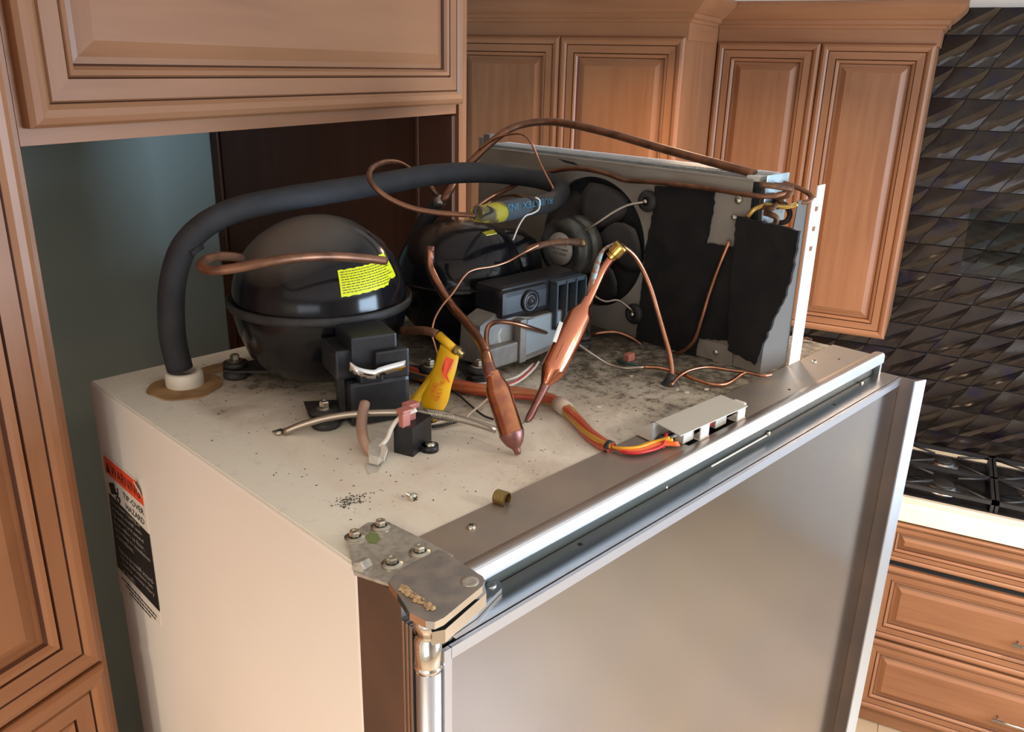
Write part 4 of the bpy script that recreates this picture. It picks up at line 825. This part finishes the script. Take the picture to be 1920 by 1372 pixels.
# access valve with the yellow tag
av = thing('access_valve', 'service valve with yellow sleeve and tag between the compressors', 'valve', (0.3065, 0.2500, 0.0834))
obj('valve_stub', MB().tube([(0.2941, 0.3100, 0.0788), (0.2984, 0.2900, 0.0834), (0.2999, 0.2650, 0.0882), (0.3047, 0.2500, 0.0866)], .0055, 10), M['rust'], av)
obj('yellow_sleeve', MB().tube([(0.3065, 0.2500, 0.0848), (0.3112, 0.2250, 0.0709)], .0058, 16, sub=1), M['tagyellow'], av)
obj('valve_core', MB().lathe((0.3112, 0.2260, 0.0713), Vector((0.3148, 0.2170, 0.0658))-Vector((0.3112, 0.2260, 0.0713)), [(.006, 0), (.0072, .001), (.0072, .008), (.0052, .009), (.0052, .014), (.003, .014), (.0025, .012), (.0001, .012)], 14), M['oldbrass'], av)
def ribbon(pts_a, pts_b):
    a, b_ = spline(pts_a, 5), spline(pts_b, 5); mb = MB(); vs = []
    for p, q in zip(a, b_): vs += [p, p.lerp(q, .5), q]
    mb.add(vs, [(3*i+j, 3*i+j+1, 3*i+j+4, 3*i+j+3) for i in range(len(a)-1) for j in (0, 1)], 0, True); return mb
tg = obj('tag', ribbon([(0.3014, 0.2400, 0.0763), (0.2874, 0.2320, 0.0569), (0.2700, 0.2250, 0.0384), (0.2512, 0.2180, 0.0194), (0.2460, 0.1900, 0.0031)], [(0.3094, 0.2140, 0.0650), (0.3006, 0.2100, 0.0491), (0.2847, 0.2000, 0.0369), (0.2637, 0.1850, 0.0219), (0.2342, 0.1750, 0.0100)]), M['tagyellow'], av, label='curled yellow tag with red print')
tg.modifiers.new('thick', 'SOLIDIFY').thickness = .0006
t2 = obj('tag_tail', ribbon([(0.3063, 0.2500, 0.0656), (0.2956, 0.2480, 0.0436), (0.2736, 0.2450, 0.0269), (0.2399, 0.2350, 0.0139)], [(0.3030, 0.2400, 0.0547), (0.2896, 0.2380, 0.0334), (0.2722, 0.2330, 0.0178), (0.2393, 0.2220, 0.0103)]), M['tagyellow'], av)
t2.modifiers.new('thick', 'SOLIDIFY').thickness = .0006
TL, TR = Vector((0.2705, 0.2245, 0.0392)), Vector((0.2847, 0.2000, 0.0369)); BL, BR = Vector((0.2462, 0.2080, 0.0148)), Vector((0.2556, 0.1815, 0.0169))
uu = ((BL-TL)+(BR-TR)).normalized(); vv = TR-TL; Wt = vv.length; vv = (vv-uu*vv.dot(uu)).normalized(); nn_ = uu.cross(vv).normalized(); nn_ = nn_ if nn_.y < 0 else -nn_
for b_, a0_, d_, L0, h0 in (('ONLY', .18, .004, .021, .0070), ('R-134a', .47, .001, .029, .0056)):
    text(b_, 'lettering', M['tagred'], tg, TL+vv*Wt*a0_+uu*d_+nn_*.0030, uu, vv, L0, h0)
rp = [(0.2953, 0.2230, 0.0659), (0.3019, 0.2155, 0.0621), (0.2949, 0.2125, 0.0533), (0.2861, 0.2105, 0.0469), (0.2838, 0.2020, 0.0394), (0.2813, 0.2130, 0.0467), (0.2861, 0.2205, 0.0533)]
obj('red_print', MB().poly(rp, (-.0006, -.0006, 0)), M['labelorange'], tg)
# rusty capped stub at the right of the small compressor
rs = thing('capped_stub', 'short rusty tube with pale cap in front of the round motor', 'pipe', (0.5204, 0.2800, 0.1629))
obj('tube', MB().tube([(0.5087, 0.2950, 0.1596), (0.5201, 0.2850, 0.1644), (0.5427, 0.2800, 0.1669), (0.5720, 0.2750, 0.1664), (0.6001, 0.2700, 0.1620)], [.005, .0045, .0045, .006], 12), M['rust'], rs)
obj('cap', MB().lathe((0.6001, 0.2720, 0.1617), Vector((0.6053, 0.2640, 0.1615))-Vector((0.6001, 0.2720, 0.1617)), [(.0058, 0), (.0062, .004), (.0055, .009), (.0002, .010)], 14), M['oldbrass'], rs)
# ---------------------------------------------------------------- filter driers
d1_ = thing('filter_drier', 'blotchy heat-stained copper drier leaning toward the front, left of the bright one', 'drier', (0.2570, 0.0585, 0.0037))
obj('inlet_tube', MB().tube([(0.3818, 0.3550, 0.1666), (0.3774, 0.3500, 0.1503), (0.3726, 0.3400, 0.1379), (0.3638, 0.3100, 0.1206), (0.3493, 0.2700, 0.1082), (0.3336, 0.2300, 0.1023), (0.3081, 0.1800, 0.0986), (0.2864, 0.1450, 0.0967), (0.2685, 0.1200, 0.0911), (0.2613, 0.1080, 0.0833)], [.0052, .0055, .0062, .0060, .0058, .0055, .0055, .0062, .0072], 14), M['copper_w'], d1_)
obj('crimped_end', MB().tube([(0.3843, 0.3580, 0.1695), (0.3782, 0.3510, 0.1500)], .0064, 12, sub=1), M['copper_b'], d1_)
obj('heat_stained_neck', MB().tube([(0.2813, 0.1370, 0.0953), (0.2645, 0.1140, 0.0873), (0.2608, 0.1040, 0.0795)], [.0064, .0076, .0090], 14), M['copper_b'], d1_)
a_ = Vector((0.2627, 0.1060, 0.0836)); b_ = Vector((0.2579, 0.0585, 0.0021)); L_ = (b_-a_).length
obj('body', MB().lathe(a_, b_-a_, [(.0080, -.002), (.0090, .006), (.0128, .015), (.0140, .020), (.0140, L_*.72), (.0144, L_*.725), (.0144, L_*.745), (.0128, L_*.80), (.0095, L_*.87), (.0048, L_*.92), (.0042, L_*.94), (.0036, L_*.985), (.0024, L_), (.0002, L_)], 28, mis=[0]*4+[0, 1, 1, 1, 1, 1, 1, 1, 1]), [M['copper_s'], M['copper_b']], d1_)
d2_ = thing('filter_drier', 'shiny bright copper drier with two tails at its top, right of the blotchy one', 'drier', (0.3326, 0.1196, 0.0040))
a_ = Vector((0.4541, 0.1360, 0.1192)); b_ = Vector((0.3732, 0.1260, 0.0354)); L_ = (b_-a_).length
obj('body', MB().lathe(a_, b_-a_, [(.0070, -.012), (.0080, 0), (.0140, .010), (.0158, .016), (.0158, L_*.80), (.0150, L_*.84), (.0072, L_*.97), (.0060, L_*1.0)], 28), M['copper'], d2_)
obj('outlet_tube', MB().tube([(0.3741, 0.1260, 0.0366), (0.3667, 0.1250, 0.0282), (0.3556, 0.1240, 0.0152), (0.3425, 0.1210, 0.0042), (0.3320, 0.1180, -0.0002)], [.0062, .0052, .0045, .0050, .0022], 12), M['copper_b'], d2_)
obj('capillary', MB().tube([(0.3405, 0.1210, 0.0055), (0.3473, 0.1200, -0.0004), (0.3435, 0.1180, -0.0043), (0.3305, 0.1165, -0.0021), (0.3263, 0.1180, 0.0021)], .0012, 6), M['verdigris'], d2_)
obj('service_tube', MB().tube([(0.4506, 0.1370, 0.1118), (0.4624, 0.1380, 0.1243), (0.4764, 0.1400, 0.1392), (0.4924, 0.1420, 0.1575), (0.5116, 0.1450, 0.1697), (0.5279, 0.1470, 0.1785)], [.0080, .0058, .0052, .0052, .0052], 14), M['copper'], d2_)
obj('brass_cap', MB().lathe((0.5147, 0.1460, 0.1734), Vector((0.5245, 0.1340, 0.1917))-Vector((0.5147, 0.1460, 0.1734)), [(.0058, -.001), (.0078, 0), (.0082, .005), (.0095, .006), (.0098, .019), (.0090, .0215), (.0002, .0218)], 18, smooth=False), M['brass'], d2_)
obj('corroded_tube', MB().tube([(0.4670, 0.1410, 0.1250), (0.4764, 0.1440, 0.1455), (0.4850, 0.1460, 0.1614), (0.4932, 0.1490, 0.1717), (0.5068, 0.1520, 0.1834), (0.5291, 0.1540, 0.1872)], [.0040, .0046, .0044, .0038, .0024, .0022], 12), M['verdigris2'], d2_, label='capillary joint crusted green and white')
obj('paper_label', MB().poly([(0.3884, 0.1150, 0.1156), (0.3858, 0.1180, 0.1175), (0.3656, 0.1100, 0.0980), (0.3692, 0.1080, 0.0964)], (.0005, -.0005, 0)), M['labelwhite'], d2_)
# ---------------------------------------------------------------- harness, switch, wires
hs = thing('wire_harness', 'taped orange wire harness snaking across the top to the pale switch cover', 'wiring', (0.3731, 0.0565, 0.0020))
HC = [(0.3191, 0.3323, 0.0120), (0.3244, 0.2958, 0.0100), (0.3326, 0.2511, 0.0100), (0.3481, 0.2165, 0.0100), (0.3672, 0.1866, 0.0100), (0.3835, 0.1546, 0.0100), (0.3905, 0.1287, 0.0100), (0.3832, 0.0999, 0.0100), (0.3666, 0.0666, 0.0090), (0.3505, 0.0340, 0.0080), (0.3421, 0.0089, 0.0070), (0.3402, -0.0064, 0.0070)]
hcs = spline(HC, 6)
for k, (m_, rr_) in enumerate((('harness', .0046), ('hred', .0048), ('hyel', .0036), ('hred', .0040), ('harness', .0036))):
    pts = []
    for i, p in enumerate(hcs):
        t = (hcs[min(i+1, len(hcs)-1)]-hcs[max(i-1, 0)]).normalized(); n1 = t.cross(Vector((0, 0, 1))).normalized(); n2 = n1.cross(t); a = k*1.257+i*.075; q = .0044*(1-.35*(i/len(hcs))**3)
        pts.append(p+n1*math.cos(a)*q+n2*math.sin(a)*q)
    obj('covered_wire', MB().tube(pts, rr_, 10, sub=1), M[m_], hs)
obj('tie', MB().tube([hcs[-3], hcs[-1]], .0078, 12, sub=1), M['rubber'], hs)
obj('tape_band', MB().tube([(0.3880, 0.1166, 0.0100), (0.3808, 0.0951, 0.0100)], .0098, 16, sub=1), M['tape'], hs, label='cream tape band')
for k, (m_, dy, dz, end) in enumerate((('yellow', -6, .010, (0.4006, -0.0474, 0.0120)), ('yellow', -2, .012, (0.3947, -0.0460, 0.0160)), ('orange', 2, .008, (0.4054, -0.0517, 0.0080)), ('orange', 5, .006, (0.4052, -0.0535, 0.0060)), ('red', 8, .005, (0.3873, -0.0448, 0.0060)), ('red', 10, .007, (0.3984, -0.0395, 0.0180)), ('greywire', -3, .006, (0.4067, -0.0471, 0.0160)))):
    mid = [Vector((0.3430, -0.0043, 0.0060)), Vector((0.3437, -0.0218, 0.0060)), Vector((0.3592, -0.0323, 0.0060)), Vector((0.3862, -0.0361, 0.0060))]
    off_ = Vector((0, -dy*.0007, 0)); mid = [mid[0]]+[q+off_*(1 if i else 1)+Vector((0, 0, dz*.5-.002)) for i, q in enumerate(mid[1:])]
    obj('wire', MB().tube(mid+[end], .0019, 8), M[m_], hs)
hp_ = MB(); 
uc = thing('switch_cover', 'pale bent sheet cover over the switch plugs in the top strip', 'cover', (.47, -.02, .003))
obj('cover_plate', MB().poly([(0.4008, -0.0210, 0.0245), (0.5335, -0.0266, 0.0245), (0.5254, -0.0687, 0.0245), (0.3901, -0.0631, 0.0245)], (0, 0, .001)), M['plate'], uc)
obj('rear_leaf', MB().poly([(0.3966, 0.0061, 0.0040), (0.4008, -0.0210, 0.0245), (0.5309, -0.0267, 0.0245), (0.5215, -0.0255, 0.0195)][0:1]+[(0.4001, -0.0193, 0.0235), (0.4283, -0.0180, 0.0100), (0.3925, -0.0244, 0.0040)], (0, 0, .0008)), M['plate'], uc)
for xa in (.438, .520):
    obj('clip_bracket', MB().box((xa, -.060, .0028), (xa+.018, -.058, .0235), bev=.0006).box((xa, -.060, .0028), (xa+.020, -.046, .0040)).box((xa, -.058, .0225), (xa+.018, -.045, .0238)), M['plasticwhite'] if 'plasticwhite' in M else M['labelwhite'], uc)
obj('plug', MB().box((.415, -.052, .003), (.437, -.040, .019), bev=.001), M['bluefin2'] if 'bluefin2' in M else M['plasticw'], uc, label='pale bluish plug')
obj('plug', MB().box((.487, -.050, .0), (.512, -.036, .016), bev=.001), M['plasticw'], uc)
obj('red_terminal', MB().box((.480, -.046, .003), (.4865, -.038, .014), bev=.001), M['red'], uc)
# start relay block with pink plugs
rl = thing('start_device', 'small black plastic block with pink plugs, screwed to the top', 'relay', (.175, .15, 0))
A_, B_, C_ = Vector((0.1631, 0.1588, 0.0000)), Vector((0.1707, 0.1354, 0.0000)), Vector((0.2108, 0.1513, 0.0000))
obj('block', MB().poly([A_, B_, C_, A_+(C_-B_)], (0, 0, .034)), M['blackplastic'], rl)
obj('ear', MB().lathe((.196, .136, 0), (0, 0, 1), [(.001, 0), (.0095, 0), (.0095, .007), (.001, .007)], 20).box((.186, .134, 0), (.196, .146, .007)), M['blackplastic'], rl)
pan_screw(rl, (.196, .136, .007), .0058)
for c in ((.1705, .1485), (.186, .1580)):
    obj('plug_sleeve', MB().box((c[0]-.0055, c[1]-.004, .033), (c[0]+.0055, c[1]+.004, .049), bev=.0015).box((c[0]-.004, c[1]-.003, .046), (c[0]+.012, c[1]+.010, .052), bev=.0015), M['pink'], rl, label='pink plastic terminal sleeve')
wc = thing('wire_connector', 'translucent white connector with one white wire, left of the black block', 'connector', (0.1313, 0.1484, 0.0000))
obj('wire', MB().tube([(0.1840, 0.1441, 0.0500), (0.1742, 0.1496, 0.0460), (0.1654, 0.1545, 0.0400), (0.1580, 0.1567, 0.0300), (0.1537, 0.1581, 0.0200), (0.1446, 0.1599, 0.0120)], .0026, 8), M['whitewire'], wc)
obj('housing', MB().poly([(0.1382, 0.1731, 0.0030), (0.1593, 0.1799, 0.0030), (0.1587, 0.1654, 0.0030), (0.1423, 0.1477, 0.0030), (0.1271, 0.1407, 0.0030), (0.1234, 0.1509, 0.0030)], (0, 0, .010)), M['plasticw'], wc)
obj('latch', MB().poly([(0.1468, 0.1579, 0.0120), (0.1445, 0.1455, 0.0120), (0.1258, 0.1274, 0.0120), (0.1291, 0.1383, 0.0120)], (0, 0, .004)), M['labelwhite'], wc)
obj('crumbs', MB().poly([(0.1202, 0.1543, 0.0003), (0.1315, 0.1544, 0.0003), (0.1336, 0.1420, 0.0003), (0.1197, 0.1310, 0.0003), (0.1102, 0.1330, 0.0003)], (0, 0, .0006)), M['plasticw'], wc, kind='stuff')
pipe('drain_tube', 'dull tan tube curving down beside the black terminal box', [(0.1731, 0.2250, 0.0359), (0.1626, 0.2150, 0.0294), (0.1499, 0.2000, 0.0214), (0.1410, 0.1850, 0.0148), (0.1392, 0.1760, 0.0081), (0.1410, 0.1700, 0.0019)], .0062, 'tan')
sr = thing('sensing_tube', 'grey steel tube with a coil spring lying in front of the left compressor', 'pipe', (0.0968, 0.2890, 0.0000))
ST = [(0.0984, 0.2796, 0.0040), (0.1140, 0.2676, 0.0120), (0.1354, 0.2503, 0.0200), (0.1572, 0.2284, 0.0260), (0.1815, 0.2001, 0.0300), (0.2076, 0.1744, 0.0300), (0.2297, 0.1534, 0.0270), (0.2518, 0.1323, 0.0200), (0.2736, 0.1102, 0.0100)]
obj('tube', MB().tube(ST, .0042, 12), M['steeltube'], sr)
hl = spline(ST, 12); seg = hl[int(len(hl)*.66):int(len(hl)*.80)]; hx = []
for i in range(len(seg)*7-6):
    t = i/7; j = min(int(t), len(seg)-2); p = seg[j].lerp(seg[j+1], t-j); a = i*1.05; hx.append(p+Vector((0, math.cos(a), math.sin(a)))*.0058)
obj('spring', MB().tube(hx, .0008, 5, sub=1), M['zinc'], sr)
obj('flat_end', MB().box((.092, .283, .0005), (.104, .296, .002)), M['steeltube'], sr)
pan_screw(sr, (0.0954, 0.2864, 0.0020), .0052)
# loose wires
def wire(label, pts, r, m, name='wire'): return pipe(name, label, pts, r, m, cat='wire', n=8)
wire('upper white wire curling from under the pale relay cover', [(0.4849, 0.2500, 0.0041), (0.4367, 0.2200, 0.0134), (0.4090, 0.2132, 0.0120), (0.3864, 0.2259, 0.0080), (0.3597, 0.2391, 0.0080), (0.3399, 0.2594, 0.0080), (0.3322, 0.2699, 0.0100)], .0017, 'whitewire')
wire('lower white wire curling from under the pale relay cover', [(0.4961, 0.2500, 0.0047), (0.4582, 0.2250, 0.0092), (0.4219, 0.2106, 0.0080), (0.3966, 0.2078, 0.0060), (0.3761, 0.2103, 0.0060)], .0017, 'whitewire')
wire('red wire between the two white ones', [(0.4905, 0.2500, 0.0036), (0.4464, 0.2220, 0.0097), (0.4127, 0.2097, 0.0090), (0.3904, 0.2098, 0.0070)], .0013, 'red')
wire('dark green wire hanging from the fan shroud to the floor of the top', [(0.6600, 0.3005, 0.0240), (0.6600, 0.2920, -0.0010), (0.6500, 0.2707, -0.0134), (0.6500, 0.2483, -0.0219), (0.5865, 0.1696, 0.0040), (0.5947, 0.1469, 0.0040)], .0022, 'green')
wire('black wire hanging between fan and bright drier', [(0.6550, 0.2948, 0.0351), (0.6520, 0.2879, 0.0195), (0.6450, 0.2826, -0.0045)], .0045, 'rubber')
obj('wire_nut', MB().box((0.5993, 0.1665, 0.0010), Vector((0.5993, 0.1665, 0.0010))+Vector((.016, .010, .012)), bev=.002), M['pink'], label='small faded red cube plug at the foot of the shroud', cat='connector')
wire('grey wire crossing the steel tube near the spring', [(0.2680, 0.1610, 0.0060), (0.2859, 0.1692, 0.0080), (0.3174, 0.1838, 0.0060), (0.3463, 0.1965, 0.0060)], .0016, 'tape')
wire('thin dark wire near the orange harness behind the yellow tag', [(0.3284, 0.2548, 0.0040), (0.3236, 0.2285, 0.0040), (0.3132, 0.1989, 0.0040), (0.3021, 0.1628, 0.0040), (0.3043, 0.1462, 0.0030)], .0014, 'rubber')
wire('black wire pair behind the small black block', [(0.2336, 0.1772, 0.0040), (0.2493, 0.1714, 0.0040), (0.2689, 0.1677, 0.0050)], .002, 'rubber')
wire('cream wire beside the black wire pair', [(0.2337, 0.1794, 0.0060), (0.2502, 0.1772, 0.0060), (0.2623, 0.1718, 0.0070)], .0014, 'whitewire')
wire('black wires bundled under the terminal box', [(0.2190, 0.2348, 0.0050), (0.2357, 0.2300, 0.0060), (0.2394, 0.2040, 0.0040), (0.2440, 0.1847, 0.0040)], .003, 'rubber')
# brass cap and loose screw
bcap = thing('knurled_cap', 'small knurled brass cap lying open end to the right', 'cap', (0.1725, 0.0010, 0.0000))
ax = (Vector((0.1705, -0.0083, 0.0080))-Vector((0.1674, 0.0036, 0.0080))); ax.z = 0; ax.normalize(); c0 = Vector((0.1654, -0.0000, 0.0078)); cbm = MB()
pr = [(.0003, 0), (.0065, 0), (.0076, .0012)]
for i in range(7): pr += [(.0078, .002+i*.0016), (.0073, .0028+i*.0016)]
pr += [(.0078, .0138), (.0066, .0138), (.0062, .004), (.0003, .004)]
obj('shell', cbm.lathe(c0, ax, pr, 26, smooth=False), M['brass_k'] if 'brass_k' in M else M['oldbrass'], bcap)
ls = thing('loose_screw', 'loose cross-head screw lying on the dirty top near the hinge', 'screw', (0.1111, 0.0609, 0.0000))
ax = (Vector((0.1094, 0.0554, 0.0040))-Vector((0.1104, 0.0709, 0.0040))).normalized(); c0 = Vector((0.1111, 0.0718, 0.0028)); pr = [(.0005, 0), (.0016, .001)]
for i in range(6): pr += [(.0022, .002+i*.0014), (.0016, .0027+i*.0014)]
pr += [(.0018, .0105), (.0048, .0108), (.0050, .012), (.0038, .0145), (.0003, .0152)]
obj('shank_and_head', MB().lathe(c0, ax, pr, 16, smooth=False), M['zinc'], ls)
he = c0+ax*.0151; sd = ax.cross(Vector((0, 0, 1))).normalized(); u3 = sd.cross(ax)
cr_ = MB()
for q in (sd+u3, sd-u3):
    q = q.normalized(); p_ = q.cross(ax).normalized(); cr_.poly([he-q*.0026-p_*.0006, he+q*.0026-p_*.0006, he+q*.0026+p_*.0006, he-q*.0026+p_*.0006], ax*.0004)
obj('cross_recess', cr_, M['dark'], ls)
obj('copper_scrap', MB().tube([(0.1900, -0.0048, 0.0012), (0.2012, -0.0045, 0.0012)], [.0010, .0016], 6, sub=1), M['orange'], label='tiny orange scrap beside the knurled cap', cat='scrap')
obj('keyhole_clip', MB().tube([(0.8956, 0.0475, 0.0030), (0.9028, 0.0404, 0.0050), (0.9075, 0.0334, 0.0030)], .002, 6), M['rust'], label='small rusty spring clip at the far right corner of the top', cat='clip')
# crumbs and flakes of dirt
random.seed(11); db = MB()
for i in range(800):
    x = random.uniform(.03, .68); y = random.uniform(.02, .57)
    if random.random() > .45+x: continue
    r = random.uniform(.0003, .0010); a = random.uniform(0, 3)
    p = Vector((x, y, .0002)); d = Vector((math.cos(a), math.sin(a), 0)); n_ = Vector((-d.y, d.x, 0))
    db.poly([p-d*r*1.6, p-n_*r*.6, p+d*r*1.3, p+n_*r*.7], (0, 0, r*.6))
for i in range(150):
    p = Vector((0.0622, 0.0999, 0.0002))+Vector((random.gauss(0, .010), random.gauss(0, .006), 0)); r = random.uniform(.0003, .0009); a = random.uniform(0, 3); d = Vector((math.cos(a), math.sin(a), 0)); n_ = Vector((-d.y, d.x, 0))
    db.poly([p-d*r*1.6, p-n_*r*.6, p+d*r*1.3, p+n_*r*.7], (0, 0, r*.6))
obj('grit', db, M['rubber'], off=(.4, .3, 0), label='dark crumbs of dirt scattered over the white top', cat='dirt', kind='stuff', weld=False)
wf_ = MB(); random.seed(5)
for px in ((0.4356, 0.0884, 0.0004), (0.2977, 0.0362, 0.0004), (0.4296, 0.1897, 0.0004), (0.5632, 0.0409, 0.0004), (0.5935, 0.0296, 0.0004), (0.5586, 0.1299, 0.0004), (0.3780, 0.1124, 0.0004), (0.5618, 0.0553, 0.0004)):
    p = Vector(px); r = random.uniform(.0025, .0045); wf_.poly([p+Vector((math.cos(a)*r, math.sin(a)*r*.7, 0)) for a in [k*2*math.pi/9+random.uniform(-.2, .2) for k in range(9)]], (0, 0, .0006))
obj('paint_flakes', wf_, M['labelwhite'], off=(.5, .1, 0), label='pale flakes of paint near the copper tubes', cat='dirt', kind='stuff', weld=False)

for o in bpy.data.objects:
    g = {'compressor': 'compressors on top of the refrigerator', 'drier': 'copper filter driers', 'lamp': 'recessed ceiling downlights'}.get(o.get('category'))
    if g: o['group'] = g
    elif o.name.startswith('wall_cabinet'): o['group'] = 'maple wall cabinets on the right wall'
    elif o.name.startswith('base_cabinet'): o['group'] = 'maple base cabinets on the right wall'
